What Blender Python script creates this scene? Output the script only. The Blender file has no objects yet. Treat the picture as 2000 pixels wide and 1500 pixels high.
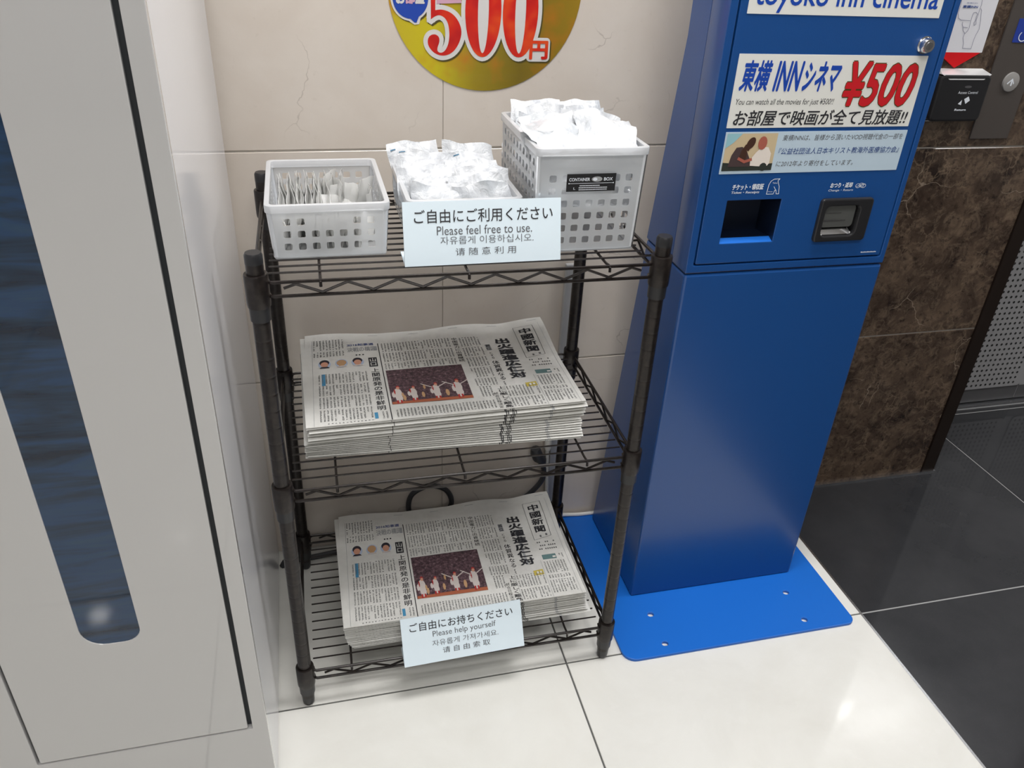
import bpy, bmesh, math, random
from mathutils import Vector, Matrix, Euler
random.seed(7)
SC = bpy.context.scene
COL = SC.collection

# ---------------------------------------------------------------- camera
yaw, pitch, roll, FPX = 0.26703, 0.53728, 0.05435, 1572.249
fw = Vector((math.sin(yaw)*math.cos(pitch), math.cos(yaw)*math.cos(pitch), -math.sin(pitch)))
rt = Vector((math.cos(yaw), -math.sin(yaw), 0)); up = rt.cross(fw)
R_ = math.cos(roll)*rt + math.sin(roll)*up; U_ = -math.sin(roll)*rt + math.cos(roll)*up
cam = bpy.data.cameras.new('camera'); camo = bpy.data.objects.new('camera', cam); COL.objects.link(camo)
m = Matrix((R_, U_, -fw)).transposed().to_4x4(); m.translation = (0.21418, -1.29562, 1.15323)
camo.matrix_world = m
cam.sensor_width = 36.0; cam.lens = 36.0*FPX/2000.0; cam.clip_start = 0.02; cam.clip_end = 50
SC.camera = camo
# ---------------------------------------------------------------- world, exposure
w = bpy.data.worlds.new('world'); SC.world = w; w.use_nodes = True
w.node_tree.nodes['Background'].inputs[0].default_value = (0.9, 0.93, 1.0, 1)
w.node_tree.nodes['Background'].inputs[1].default_value = 0.03
SC.view_settings.view_transform = 'Standard'; SC.view_settings.look = 'None'
SC.view_settings.exposure = 0.0; SC.view_settings.gamma = 1.0
SC.view_settings.use_curve_mapping = False
try:
    SC.cycles.use_denoising = True; SC.cycles.max_bounces = 10; SC.cycles.transparent_max_bounces = 24
    SC.cycles.sample_clamp_indirect = 6.0
except Exception: pass
# ---------------------------------------------------------------- ceiling lamps (area lights under real fixtures, built below)
CEIL = 2.5
LAMPS = [(0.70, -.52, 0.9, 0.4, 25), (0.35, -1.55, 1.2, 0.4, 13), (2.75, -.50, 0.9, 0.35, 21), (.6, -3.2, 1.2, 0.4, 4)]
for (x, y, a, b, e) in LAMPS:
    l = bpy.data.lights.new('ceiling_lamp_light', 'AREA'); l.shape = 'RECTANGLE'; l.size = a; l.size_y = b
    l.energy = e; l.color = (1.0, 0.99, 0.985)
    o = bpy.data.objects.new('ceiling_lamp_light', l); o.location = (x, y, CEIL-0.03); COL.objects.link(o)

# ================================================================ helpers
class MB:
    def __init__(s): s.v = []; s.f = []; s.mi = []
    def add(s, vs, fs, mi=0):
        b = len(s.v); s.v += [tuple(v) for v in vs]
        for f in fs: s.f.append([i+b for i in f]); s.mi.append(mi)
    def box(s, x0, y0, z0, x1, y1, z1, mi=0):
        s.add([(x0,y0,z0),(x1,y0,z0),(x1,y1,z0),(x0,y1,z0),(x0,y0,z1),(x1,y0,z1),(x1,y1,z1),(x0,y1,z1)],
              [(0,3,2,1),(4,5,6,7),(0,1,5,4),(1,2,6,5),(2,3,7,6),(3,0,4,7)], mi)
    def tube(s, pts, r, n=8, mi=0, cap=True, closed=False):
        pts = [Vector(p) for p in pts]; k = len(pts); rs = r if isinstance(r, (list, tuple)) else [r]*k
        ref = Vector((0, 0, 1)); vs = []; prev = None
        for i, p in enumerate(pts):
            if closed: d = pts[(i+1) % k]-pts[i-1]
            else: d = pts[min(i+1, k-1)]-pts[max(i-1, 0)]
            d.normalize()
            if prev is None:
                a = d.cross(ref)
                if a.length < 1e-3: a = d.cross(Vector((1, 0, 0)))
            else: a = prev - d*prev.dot(d)
            a.normalize(); prev = a; b = d.cross(a)
            for j in range(n):
                t = 2*math.pi*j/n; vs.append(p+(a*math.cos(t)+b*math.sin(t))*rs[i])
        fs = []
        for i in range(k if closed else k-1):
            i2 = (i+1) % k
            for j in range(n):
                j2 = (j+1) % n; fs.append((i*n+j, i2*n+j, i2*n+j2, i*n+j2))
        if cap and not closed: fs.append(tuple(range(n))); fs.append(tuple((k-1)*n+j for j in reversed(range(n))))
        s.add(vs, fs, mi)
    def lathe(s, cx, cy, prof, n=20, mi=0):            # prof: (z, r) from the bottom up
        s.tube([(cx, cy, z) for z, r in prof], [r for z, r in prof], n, mi) if False else None
        vs = []; fs = []
        for z, r in prof:
            for j in range(n):
                t = 2*math.pi*j/n; vs.append((cx+r*math.cos(t), cy+r*math.sin(t), z))
        for i in range(len(prof)-1):
            for j in range(n):
                j2 = (j+1) % n; fs.append((i*n+j, i*n+j2, (i+1)*n+j2, (i+1)*n+j))
        fs.append(tuple(reversed(range(n)))); fs.append(tuple((len(prof)-1)*n+j for j in range(n)))
        s.add(vs, fs, mi)
    def poly(s, pts, mp, mi=0):                          # flat print: each piece a hair above the one before
        n = len(pts); s.k = getattr(s, 'k', 0)+1
        if sum(pts[i][0]*pts[(i+1) % n][1]-pts[(i+1) % n][0]*pts[i][1] for i in range(n)) < 0: pts = pts[::-1]
        P = [Vector(mp(*p)) for p in pts]; nr = Vector((0, 0, 0))
        for i in range(1, n-1): nr += (P[i]-P[0]).cross(P[i+1]-P[0])
        if nr.length > 0: nr.normalize()
        s.add([p+nr*((s.k % 60)*4e-6) for p in P], [tuple(range(n))], mi)
    def ell(s, cx, cy, rx, ry, mp, mi=0, n=20, rot=0):
        c, q = math.cos(rot), math.sin(rot)
        s.poly([(cx+rx*math.cos(t)*c-ry*math.sin(t)*q, cy+rx*math.cos(t)*q+ry*math.sin(t)*c) for t in [2*math.pi*i/n for i in range(n)]], mp, mi)
    def line(s, pts, wd, mp, mi=0):                      # flat printed line
        for (a, b), (c, d) in zip(pts[:-1], pts[1:]):
            L = math.hypot(c-a, d-b)
            if L < 1e-9: continue
            nx, ny = -(d-b)/L*wd/2, (c-a)/L*wd/2; ex, ey = (c-a)/L*wd/3, (d-b)/L*wd/3
            s.poly([(a-nx-ex, b-ny-ey), (c-nx+ex, d-ny+ey), (c+nx+ex, d+ny+ey), (a+nx-ex, b+ny-ey)], mp, mi)
    def rect(s, a, b, c, d, mp, mi=0): s.poly([(a, b), (c, b), (c, d), (a, d)], mp, mi)
    def grid(s, a, b, c, d, nx, ny, mp, mi=0):
        vs = [mp(a+(c-a)*i/nx, b+(d-b)*j/ny) for j in range(ny+1) for i in range(nx+1)]
        fs = [(j*(nx+1)+i, j*(nx+1)+i+1, (j+1)*(nx+1)+i+1, (j+1)*(nx+1)+i) for j in range(ny) for i in range(nx)]
        s.add(vs, fs, mi)
    def text(s, body, x0, y0, x1, y1, mp, mi=0, bold=0.0, italic=0.0, cell=False):
        V, F = glyphs(body, min(bold, 0.0), italic)
        if cell: a, b, c, d = 0, -0.12, 1, 0.88
        else: a = min(v[0] for v in V); c = max(v[0] for v in V); b = min(v[1] for v in V); d = max(v[1] for v in V)
        bo = max(bold, 0.0); k = 0 if bo <= 0 else (4 if bo < .02 else 8)
        o = Vector(mp(x0, y0)); e = 1e-3; nr = (Vector(mp(x0+e, y0))-o).cross(Vector(mp(x0, y0+e))-o).normalized()
        for i in range(max(k, 1)):
            t = 2*math.pi*(i+.5)/max(k, 1); ox, oy = (bo*math.cos(t), bo*math.sin(t)) if k else (0, 0)
            s.add([Vector(mp(x0+(v[0]+ox-a)/(c-a)*(x1-x0), y0+(v[1]+oy-b)/(d-b)*(y1-y0)))+nr*(i*.00002) for v in V], F, mi)
    def vtext(s, body, xc, ytop, ybot, wd, mp, mi=0, bold=0.0):
        h = (ytop-ybot)/len(body)
        for i, ch in enumerate(body):
            if ch != ' ': s.text(ch, xc-wd/2, ytop-(i+.97)*h, xc+wd/2, ytop-(i+.03)*h, mp, mi, bold, 0, True)
    def mesh(s, name, mats, smooth=False):
        me = bpy.data.meshes.new(name); me.from_pydata(s.v, [], s.f); me.update()
        for mt in (mats if isinstance(mats, (list, tuple)) else [mats]): me.materials.append(mt)
        if any(s.mi):
            me.polygons.foreach_set('material_index', s.mi)
        if smooth:
            me.polygons.foreach_set('use_smooth', [True]*len(me.polygons))
            try: me.set_sharp_from_angle(angle=math.radians(42))
            except Exception: pass
        me.update(); return me
    def build(s, name, mats, parent=None, smooth=False, loc=(0, 0, 0), bevel=0):
        return link(name, s.mesh(name, mats, smooth), parent, loc, bevel)

def link(name, me, parent=None, loc=(0, 0, 0), bevel=0):
    o = bpy.data.objects.new(name, me); COL.objects.link(o); o.location = loc
    if parent: o.parent = parent
    if bevel:
        b = o.modifiers.new('bevel', 'BEVEL'); b.width = bevel; b.segments = 2; b.limit_method = 'ANGLE'
    return o
_G = {}
def glyphs(body, bold=0.0, italic=0.0):
    k = (body, bold, italic)
    if k in _G: return _G[k]
    c = bpy.data.curves.new('lettering_source', 'FONT'); c.body = body; c.size = 1; c.offset = bold; c.shear = italic; c.resolution_u = 3
    o = bpy.data.objects.new('lettering_source', c); COL.objects.link(o)
    dg = bpy.context.evaluated_depsgraph_get(); me = bpy.data.meshes.new_from_object(o.evaluated_get(dg))
    V = [(v.co.x, v.co.y) for v in me.vertices]; F = [tuple(p.vertices) for p in me.polygons]
    bpy.data.objects.remove(o); bpy.data.curves.remove(c); bpy.data.meshes.remove(me)
    _G[k] = (V, F); return _G[k]
def plate(loops, th, bevel=0.0):
    """flat plate from a closed outline with holes; returns verts (x, y, z in +-th/2) and faces"""
    c = bpy.data.curves.new('plate_source', 'CURVE'); c.dimensions = '2D'; c.fill_mode = 'BOTH'; c.extrude = th/2-bevel; c.bevel_depth = bevel; c.bevel_resolution = 1
    c.offset = -bevel
    for lp in loops:
        sp = c.splines.new('POLY'); sp.points.add(len(lp)-1); sp.use_cyclic_u = True
        for i, p in enumerate(lp): sp.points[i].co = (p[0], p[1], 0, 1)
    o = bpy.data.objects.new('plate_source', c); COL.objects.link(o)
    dg = bpy.context.evaluated_depsgraph_get(); me = bpy.data.meshes.new_from_object(o.evaluated_get(dg))
    V = [tuple(v.co) for v in me.vertices]; F = [tuple(p.vertices) for p in me.polygons]
    bpy.data.objects.remove(o); bpy.data.curves.remove(c); bpy.data.meshes.remove(me)
    return V, F
def flat(loops):
    V, F = plate(loops, .001); return V, [f for f in F if all(V[i][2] > 0 for i in f)]
def rr(x0, y0, x1, y1, r=0.0, n=5, rs=None):
    rs = rs or [r]*4; out = []
    for (cx, cy, a, q) in ((x1-rs[0], y0+rs[0], -90, rs[0]), (x1-rs[1], y1-rs[1], 0, rs[1]), (x0+rs[2], y1-rs[2], 90, rs[2]), (x0+rs[3], y0+rs[3], 180, rs[3])):
        if q <= 0: out.append((cx, cy)); continue
        for i in range(n+1):
            t = math.radians(a+90*i/n); out.append((cx+q*math.cos(t), cy+q*math.sin(t)))
    return out
def circ(cx, cy, rx, ry=None, n=20):
    ry = ry or rx; return [(cx+rx*math.cos(2*math.pi*i/n), cy+ry*math.sin(2*math.pi*i/n)) for i in range(n)]
def front(V, y, th):                                     # plate in the x-z plane, its face at y looking to -y
    return [(a, y+th/2-c, b) for a, b, c in V]
def empty(name, loc, label, cat, group=None, rot=(0, 0, 0)):
    o = bpy.data.objects.new(name, None); COL.objects.link(o); o.location = loc; o.rotation_euler = rot; o.empty_display_size = 0.05
    o['label'] = label; o['category'] = cat
    if group: o['group'] = group
    return o
def tag(o, label, cat, group=None, kind=None):
    if label: o['label'] = label
    if cat: o['category'] = cat
    if group: o['group'] = group
    if kind: o['kind'] = kind
    return o
def structure(o, label=None):
    o['kind'] = 'structure'
    if label: o['label'] = label
    return o

# ================================================================ materials
def srgb(r, g, b):
    f = lambda c: c/255/12.92 if c/255 <= .04045 else ((c/255+.055)/1.055)**2.4
    return (f(r), f(g), f(b))
def mat(name, col, rough=.5, metal=0, coat=0, spec=.5, **kw):
    mt = bpy.data.materials.new(name); mt.use_nodes = True; b = mt.node_tree.nodes['Principled BSDF']
    b.inputs['Base Color'].default_value = (*col, 1); b.inputs['Roughness'].default_value = rough; b.inputs['Metallic'].default_value = metal
    b.inputs['Coat Weight'].default_value = coat; b.inputs['Coat Roughness'].default_value = kw.get('cr', .03); b.inputs['Specular IOR Level'].default_value = spec
    if 'emit' in kw: b.inputs['Emission Color'].default_value = (*kw['emit'], 1); b.inputs['Emission Strength'].default_value = kw.get('es', 1)
    return mt
def nd(mt, t, **kw):
    n = mt.node_tree.nodes.new(t)
    for k, v in kw.items():
        if k.startswith('i_'): n.inputs[k[2:].replace('_', ' ')].default_value = v
        else: setattr(n, k, v)
    return n
def lk(mt, a, b): mt.node_tree.links.new(a, b)
def ramp(mt, src, stops):
    r = nd(mt, 'ShaderNodeValToRGB'); e = r.color_ramp.elements
    while len(e) < len(stops): e.new(.5)
    for i, (p, c) in enumerate(stops):
        e[i].position = p; e[i].color = (*c, 1) if len(c) == 3 else c
    lk(mt, src, r.inputs[0]); return r.outputs[0]
def mix(mt, fac, a, b, mode='MIX'):
    n = nd(mt, 'ShaderNodeMix', data_type='RGBA', blend_type=mode)
    for s_, v in ((n.inputs[0], fac), (n.inputs[6], a), (n.inputs[7], b)):
        if hasattr(v, 'is_linked') or hasattr(v, 'links'): lk(mt, v, s_)
        elif isinstance(v, (int, float)): s_.default_value = v
        else: s_.default_value = (*v, 1)
    return n.outputs[2]
def pos(mt, scale=(1, 1, 1)):
    g = nd(mt, 'ShaderNodeNewGeometry'); mp = nd(mt, 'ShaderNodeMapping'); mp.inputs['Scale'].default_value = scale
    lk(mt, g.outputs['Position'], mp.inputs[0]); return mp.outputs[0]
def noise(mt, vec, scale, detail=4, rough=.55, dist=0):
    n = nd(mt, 'ShaderNodeTexNoise'); n.inputs['Scale'].default_value = scale; n.inputs['Detail'].default_value = detail
    n.inputs['Roughness'].default_value = rough; n.inputs['Distortion'].default_value = dist; lk(mt, vec, n.inputs['Vector']); return n.outputs['Fac']
def bump(mt, h, st, dist=.01):
    b = nd(mt, 'ShaderNodeBump'); b.inputs['Strength'].default_value = st; b.inputs['Distance'].default_value = dist
    lk(mt, h, b.inputs['Height']); lk(mt, b.outputs[0], mt.node_tree.nodes['Principled BSDF'].inputs['Normal'])
def base(mt, sock): lk(mt, sock, mt.node_tree.nodes['Principled BSDF'].inputs['Base Color'])
def vor_edge(mt, vec, scale, warp):
    nz = nd(mt, 'ShaderNodeTexNoise'); nz.inputs['Scale'].default_value = scale*1.4; nz.inputs['Detail'].default_value = 5; lk(mt, vec, nz.inputs['Vector'])
    va = nd(mt, 'ShaderNodeVectorMath', operation='SCALE'); va.inputs['Scale'].default_value = warp; lk(mt, nz.outputs['Color'], va.inputs[0])
    vb = nd(mt, 'ShaderNodeVectorMath', operation='ADD'); lk(mt, vec, vb.inputs[0]); lk(mt, va.outputs[0], vb.inputs[1])
    v = nd(mt, 'ShaderNodeTexVoronoi', feature='DISTANCE_TO_EDGE'); v.inputs['Scale'].default_value = scale; lk(mt, vb.outputs[0], v.inputs['Vector'])
    return v.outputs['Distance']

M = {}
# beige marble wall
mt = M['beige'] = mat('beige_marble', (.5, .45, .39), .16, spec=.45)
v = pos(mt)
c = mix(mt, ramp(mt, noise(mt, v, 6, 6, .6, .3), [(.3, (0, 0, 0)), (.7, (1, 1, 1))]), (.615, .545, .475), (.685, .625, .56))
c = mix(mt, ramp(mt, noise(mt, v, 45, 4, .7), [(.62, (0, 0, 0)), (.78, (.45, .45, .45))]), c, (.49, .425, .36))
e1 = ramp(mt, vor_edge(mt, v, 5.5, .18), [(.0, (.8, .8, .8)), (.006, (0, 0, 0))])
gate = ramp(mt, noise(mt, v, 6.1, 3), [(.55, (0, 0, 0)), (.63, (.8, .8, .8))])
c = mix(mt, mix(mt, 1.0, e1, gate, 'MULTIPLY'), c, (.33, .28, .235))
base(mt, c)
# dark brown marble
mt = M['brown'] = mat('dark_brown_marble', (.05, .035, .025), .12, spec=.5)
v = pos(mt)
c = mix(mt, ramp(mt, noise(mt, v, 9, 8, .65, .6), [(.35, (0, 0, 0)), (.66, (1, 1, 1))]), (.024, .015, .012), (.120, .082, .056))
c = mix(mt, ramp(mt, noise(mt, v, 30, 8, .75, .6), [(.48, (0, 0, 0)), (.68, (.8, .8, .8))]), c, (.20, .145, .10))
c = mix(mt, ramp(mt, noise(mt, v, 60, 5, .7), [(.52, (0, 0, 0)), (.66, (.8, .8, .8))]), c, (.012, .008, .007))
e2 = ramp(mt, vor_edge(mt, v, 22, .07), [(.0, (.55, .55, .55)), (.05, (0, 0, 0))])
c = mix(mt, mix(mt, 1.0, e2, ramp(mt, noise(mt, v, 7, 2), [(.45, (0, 0, 0)), (.6, (1, 1, 1))]), 'MULTIPLY'), c, (.24, .175, .12))
e3 = ramp(mt, vor_edge(mt, v, 6, .12), [(.0, (.75, .75, .75)), (.006, (0, 0, 0))])
c = mix(mt, mix(mt, 1.0, e3, ramp(mt, noise(mt, v, 5, 2), [(.52, (0, 0, 0)), (.58, (1, 1, 1))]), 'MULTIPLY'), c, (.36, .29, .22))
base(mt, c)
# floor tiles
mt = M['cream'] = mat('cream_floor_tile', (.72, .71, .65), .06, spec=.5)
v = pos(mt); c = mix(mt, ramp(mt, noise(mt, v, 5, 7, .65, .5), [(.3, (0, 0, 0)), (.7, (1, 1, 1))]), (.70, .69, .645), (.77, .765, .725))
c = mix(mt, ramp(mt, noise(mt, v, 30, 4, .7), [(.58, (0, 0, 0)), (.75, (.3, .3, .3))]), c, (.80, .79, .75)); base(mt, c)
mt = M['black'] = mat('charcoal_floor_tile', (.02, .021, .023), .07, spec=.6)
v = pos(mt); c = mix(mt, ramp(mt, noise(mt, v, 5, 6, .6), [(.3, (0, 0, 0)), (.7, (1, 1, 1))]), (.024, .025, .028), (.040, .041, .044))
c = mix(mt, ramp(mt, noise(mt, v, 900, 2, .5), [(.66, (0, 0, 0)), (.75, (.5, .5, .5))]), c, (.12, .12, .12)); base(mt, c)
M['grout'] = mat('pale_grout', (.62, .58, .52), .7)
M['grout_dark'] = mat('grey_grout', (.10, .10, .095), .7); M['grout_mid'] = mat('mid_grey_grout', (.33, .33, .33), .7); M['grout_brown'] = mat('light_grey_grout', (.33, .30, .27), .7)
M['trim'] = mat('steel_trim', (.75, .76, .78), .25, 1)
M['paint'] = mat('white_wall_paint', (.72, .71, .69), .7)
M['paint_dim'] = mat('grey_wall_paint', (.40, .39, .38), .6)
# rack
mt = M['rack'] = mat('dark_brown_powder_coat', (.030, .022, .019), .28, .35, spec=.6)
v = pos(mt); c = mix(mt, ramp(mt, noise(mt, v, 120, 3), [(.45, (0, 0, 0)), (.7, (1, 1, 1))]), (.014, .0105, .0095), (.028, .021, .018)); base(mt, c)
M['plastic'] = mat('black_plastic', (.016, .016, .018), .35)
# milky plastic of the baskets
def milky(name, tr, col, tl=.42):
    mt = bpy.data.materials.new(name); mt.use_nodes = True; nt = mt.node_tree; nt.nodes.remove(nt.nodes['Principled BSDF']); out = nt.nodes['Material Output']
    d = nd(mt, 'ShaderNodeBsdfDiffuse'); d.inputs[0].default_value = (*col, 1)
    t = nd(mt, 'ShaderNodeBsdfTranslucent'); t.inputs[0].default_value = (*col, 1)
    x = nd(mt, 'ShaderNodeBsdfTransparent'); x.inputs[0].default_value = (.93, .95, .97, 1)
    g = nd(mt, 'ShaderNodeBsdfGlossy'); g.inputs['Roughness'].default_value = .18; g.inputs[0].default_value = (1, 1, 1, 1)
    fr = nd(mt, 'ShaderNodeFresnel'); fr.inputs[0].default_value = 1.45
    m1 = nd(mt, 'ShaderNodeMixShader'); m1.inputs[0].default_value = tl; lk(mt, d.outputs[0], m1.inputs[1]); lk(mt, t.outputs[0], m1.inputs[2])
    m2 = nd(mt, 'ShaderNodeMixShader'); m2.inputs[0].default_value = tr; lk(mt, m1.outputs[0], m2.inputs[1]); lk(mt, x.outputs[0], m2.inputs[2])
    m3 = nd(mt, 'ShaderNodeMixShader'); lk(mt, fr.outputs[0], m3.inputs[0]); lk(mt, m2.outputs[0], m3.inputs[1]); lk(mt, g.outputs[0], m3.inputs[2])
    lk(mt, m3.outputs[0], out.inputs[0]); return mt
M['milky'] = milky('milky_clear_plastic', .50, (.97, .985, 1.0))
M['milky_rim'] = milky('milky_plastic_rim', .25, (.96, .975, 1.0))
M['sachet'] = milky('clear_wrapper', .06, (.99, .99, .975), .65)
mt = M['packet'] = mat('white_paper_wrapper', (.93, .94, .95), .32, coat=.25)
v = pos(mt); c = mix(mt, ramp(mt, noise(mt, v, 60, 4), [(.35, (0, 0, 0)), (.7, (1, 1, 1))]), (.54, .56, .59), (.68, .695, .71)); c = mix(mt, ramp(mt, noise(mt, v, 22, 3, .6, .4), [(.5, (0, 0, 0)), (.6, (.55, .55, .55))]), c, (.40, .43, .46)); base(mt, c); bump(mt, noise(mt, v, 70, 6, .6, .5), .55, .006)
M['blue_mark'] = mat('blue_print_mark', srgb(60, 110, 140), .5)
M['card'] = mat('pale_blue_white_card', (.74, .85, .92), .3, spec=.35)
M['ink'] = mat('black_ink', (.025, .025, .03), .55)
M['ink_soft'] = mat('grey_ink', (.10, .10, .11), .55)
# newspaper
mt = M['news'] = mat('newsprint', (.66, .66, .61), .8, spec=.2)
v = pos(mt); c = mix(mt, ramp(mt, noise(mt, v, 40, 5), [(.3, (0, 0, 0)), (.7, (1, 1, 1))]), (.64, .635, .60), (.71, .705, .675)); base(mt, c)
M['news_ink'] = mat('newspaper_text_ink', (.17, .17, .17), .8, spec=.2)
M['news_dark'] = mat('newspaper_headline_ink', (.035, .035, .04), .8, spec=.2)
M['news_grey'] = mat('newspaper_grey_tint', (.36, .37, .38), .8, spec=.2)
M['news_faint'] = mat('newspaper_faint_print', (.40, .40, .39), .8, spec=.2)
M['news_cyan'] = mat('newspaper_cyan_print', srgb(70, 140, 180), .8)
M['news_blue'] = mat('newspaper_navy_print', srgb(70, 85, 140), .8)
M['news_teal'] = mat('newspaper_teal_print', srgb(95, 125, 125), .8)
M['news_yellow'] = mat('newspaper_yellow_print', srgb(200, 180, 80), .8)
M['skin'] = mat('printed_skin_tone', srgb(205, 150, 125), .7); M['skin2'] = mat('printed_tan_tone', srgb(190, 150, 110), .7)
M['hair'] = mat('printed_hair', srgb(45, 40, 50), .7)
M['halo'] = mat('printed_portrait_ground', srgb(175, 190, 215), .8)
mt = M['crowd'] = mat('printed_crowd_photo', (.06, .02, .02), .7)
v = pos(mt); c = ramp(mt, noise(mt, v, 190, 6, .8), [(.36, (.022, .014, .018)), (.48, (.07, .035, .045)), (.58, (.15, .085, .10)), (.70, (.36, .28, .30))]); base(mt, c)
M['pitch'] = mat('printed_orange_ground', srgb(170, 95, 65), .7); M['uniform'] = mat('printed_white_uniform', srgb(205, 195, 190), .7)
M['red_print'] = mat('printed_red', srgb(170, 45, 45), .7)
# kiosk
mt = M['blue'] = mat('blue_powder_coat', (.008, .068, .255), .30, spec=.6, coat=.25, cr=.15)
v = pos(mt); bump(mt, noise(mt, v, 600, 3), .06, .002)
M['blue_plate'] = mat('bright_blue_painted_plate', (.008, .135, .56), .38, spec=.4)
M['blue_dark'] = mat('navy_gap', (.004, .012, .05), .6)
M['chute'] = mat('dark_chute_lining', (.004, .010, .028), .4)
M['white_print'] = mat('white_sheet', (.78, .78, .74), .35); M['bluewhite'] = mat('pale_blue_sheet', (.52, .64, .74), .35)
M['print_blue'] = mat('blue_print', srgb(25, 70, 170), .4); M['print_red'] = mat('red_print_gloss', srgb(200, 28, 38), .4)
M['print_navy'] = mat('navy_print', srgb(45, 75, 140), .4)
M['white_ink'] = mat('white_lettering', (.80, .84, .90), .5)
M['chrome'] = mat('chrome', (.75, .75, .76), .12, 1); M['silver'] = mat('bright_silver_trim', (.92, .92, .93), .38, .6); M['smoke'] = mat('smoked_clear_flap', (.16, .165, .16), .12, .3, spec=.7)
M['ph_sky'] = mat('photo_sky', srgb(150, 195, 205), .4); M['ph_sand'] = mat('photo_sand', srgb(205, 185, 150), .4)
M['ph_dark'] = mat('photo_dark_shirt', srgb(75, 60, 60), .4); M['ph_skin'] = mat('photo_brown_skin', srgb(70, 45, 35), .4)
M['ph_red'] = mat('photo_reddish_skin', srgb(170, 95, 80), .4); M['ph_shirt'] = mat('photo_cream_shirt', srgb(232, 222, 212), .4); M['ph_green'] = mat('photo_dark_ground', srgb(50, 55, 50), .4)
# machine
M['gloss_white'] = mat('glossy_white_panel', (.58, .575, .575), .22, coat=1.0, cr=.02, spec=.5)
M['gloss_side'] = mat('glossy_white_side', (.80, .80, .82), .10, spec=.16)
M['gap'] = mat('dark_gap', (.03, .035, .04), .6)
mt = M['reflection_glass'] = mat('blue_glass_painted_reflection', (.012, .035, .075), .04, spec=.6)
v = pos(mt, (1, 1, 1)); wv = noise(mt, pos(mt, (3.5, 1, 26)), 1.5, 4, .6, .5); base(mt, ramp(mt, wv, [(.34, (.004, .013, .033)), (.46, (.012, .036, .078)), (.56, (.014, .050, .125)), (.68, (.020, .060, .115))]))  # blue ripples of the reflected jacket painted into the glass colour
# sticker
mt = M['gold'] = mat('gold_printed_sticker', (.5, .4, .03), .3, coat=.2)
tc = pos(mt); mpn = nd(mt, 'ShaderNodeMapping'); mpn.inputs['Location'].default_value = (-.35, 0, -.9); mpn.inputs['Scale'].default_value = (1, 1, 1); lk(mt, tc, mpn.inputs[0])
sx = nd(mt, 'ShaderNodeSeparateXYZ'); lk(mt, mpn.outputs[0], sx.inputs[0])
mr = nd(mt, 'ShaderNodeMapRange'); mr.inputs[1].default_value = 0.0; mr.inputs[2].default_value = .29; lk(mt, sx.outputs[0], mr.inputs[0])
c = ramp(mt, mr.outputs[0], [(0, srgb(190, 170, 40)), (.22, srgb(200, 185, 30)), (.45, srgb(150, 130, 30)), (.7, srgb(118, 100, 25)), (1, srgb(150, 120, 30))])
c = mix(mt, ramp(mt, noise(mt, tc, 14, 3), [(.5, (0, 0, 0)), (.68, (.75, .75, .75))]), c, srgb(185, 110, 30)); base(mt, c)
mt = M['red_grad'] = mat('red_orange_digits', srgb(205, 40, 30), .3)
base(mt, ramp(mt, noise(mt, pos(mt), 22, 2), [(.35, srgb(185, 28, 28)), (.5, srgb(205, 40, 28)), (.65, srgb(222, 78, 32))]))
M['outline'] = mat('white_outline_print', (.66, .64, .62), .35); M['bub'] = mat('blue_bubble_print', srgb(35, 70, 165), .35)
M['pink'] = mat('pink_print_and_glare', srgb(205, 160, 180), .35); M['shade'] = mat('dark_olive_print', srgb(80, 72, 30), .4)
# elevator side
M['steel'] = mat('brushed_steel', (.40, .40, .41), .28, .25); M['steel_dk'] = mat('dark_steel_kick', (.13, .13, .135), .32, .4)
M['jamb'] = mat('dark_brown_metal_jamb', (.018, .011, .008), .35, .3); M['panel'] = mat('bronze_grey_panel', (.115, .10, .092), .45, .5)
M['button'] = mat('grey_round_button', (.30, .29, .28), .35); M['sign_blue'] = mat('blue_sign', srgb(35, 60, 150), .4); M['hole'] = mat('dark_hole', (.02, .02, .02), .6)
M['white_sheet'] = mat('white_notice', (.76, .76, .80), .4); M['red_sheet'] = mat('red_notice', srgb(215, 15, 25), .4); M['grey_line'] = mat('grey_drawing_line', srgb(130, 130, 150), .5)
M['lens'] = mat('ceiling_lamp_lens', (.8, .8, .8), .4, emit=(1, .98, .95), es=4.0)
M['spot'] = mat('downlight_lens', (.9, .9, .9), .4, emit=(1, .98, .95), es=120.0)
M['glow'] = mat('added_glint_emitter', (.9, .9, .9), .4, emit=(1, 1, 1), es=6.0); M['glow2'] = mat('added_dim_glint_emitter', (.9, .9, .9), .4, emit=(1, 1, 1), es=1.6)  # emitters for added panels that put a highlight on the floor
M['cable'] = mat('dark_grey_rubber', (.035, .036, .04), .45); M['white_cable'] = mat('white_pvc', (.80, .79, .75), .4); M['duct'] = mat('pale_grey_duct', (.50, .50, .50), .45)

# ================================================================ setting
TB, T, YC = 0.5916, 0.6, -0.3842
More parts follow.
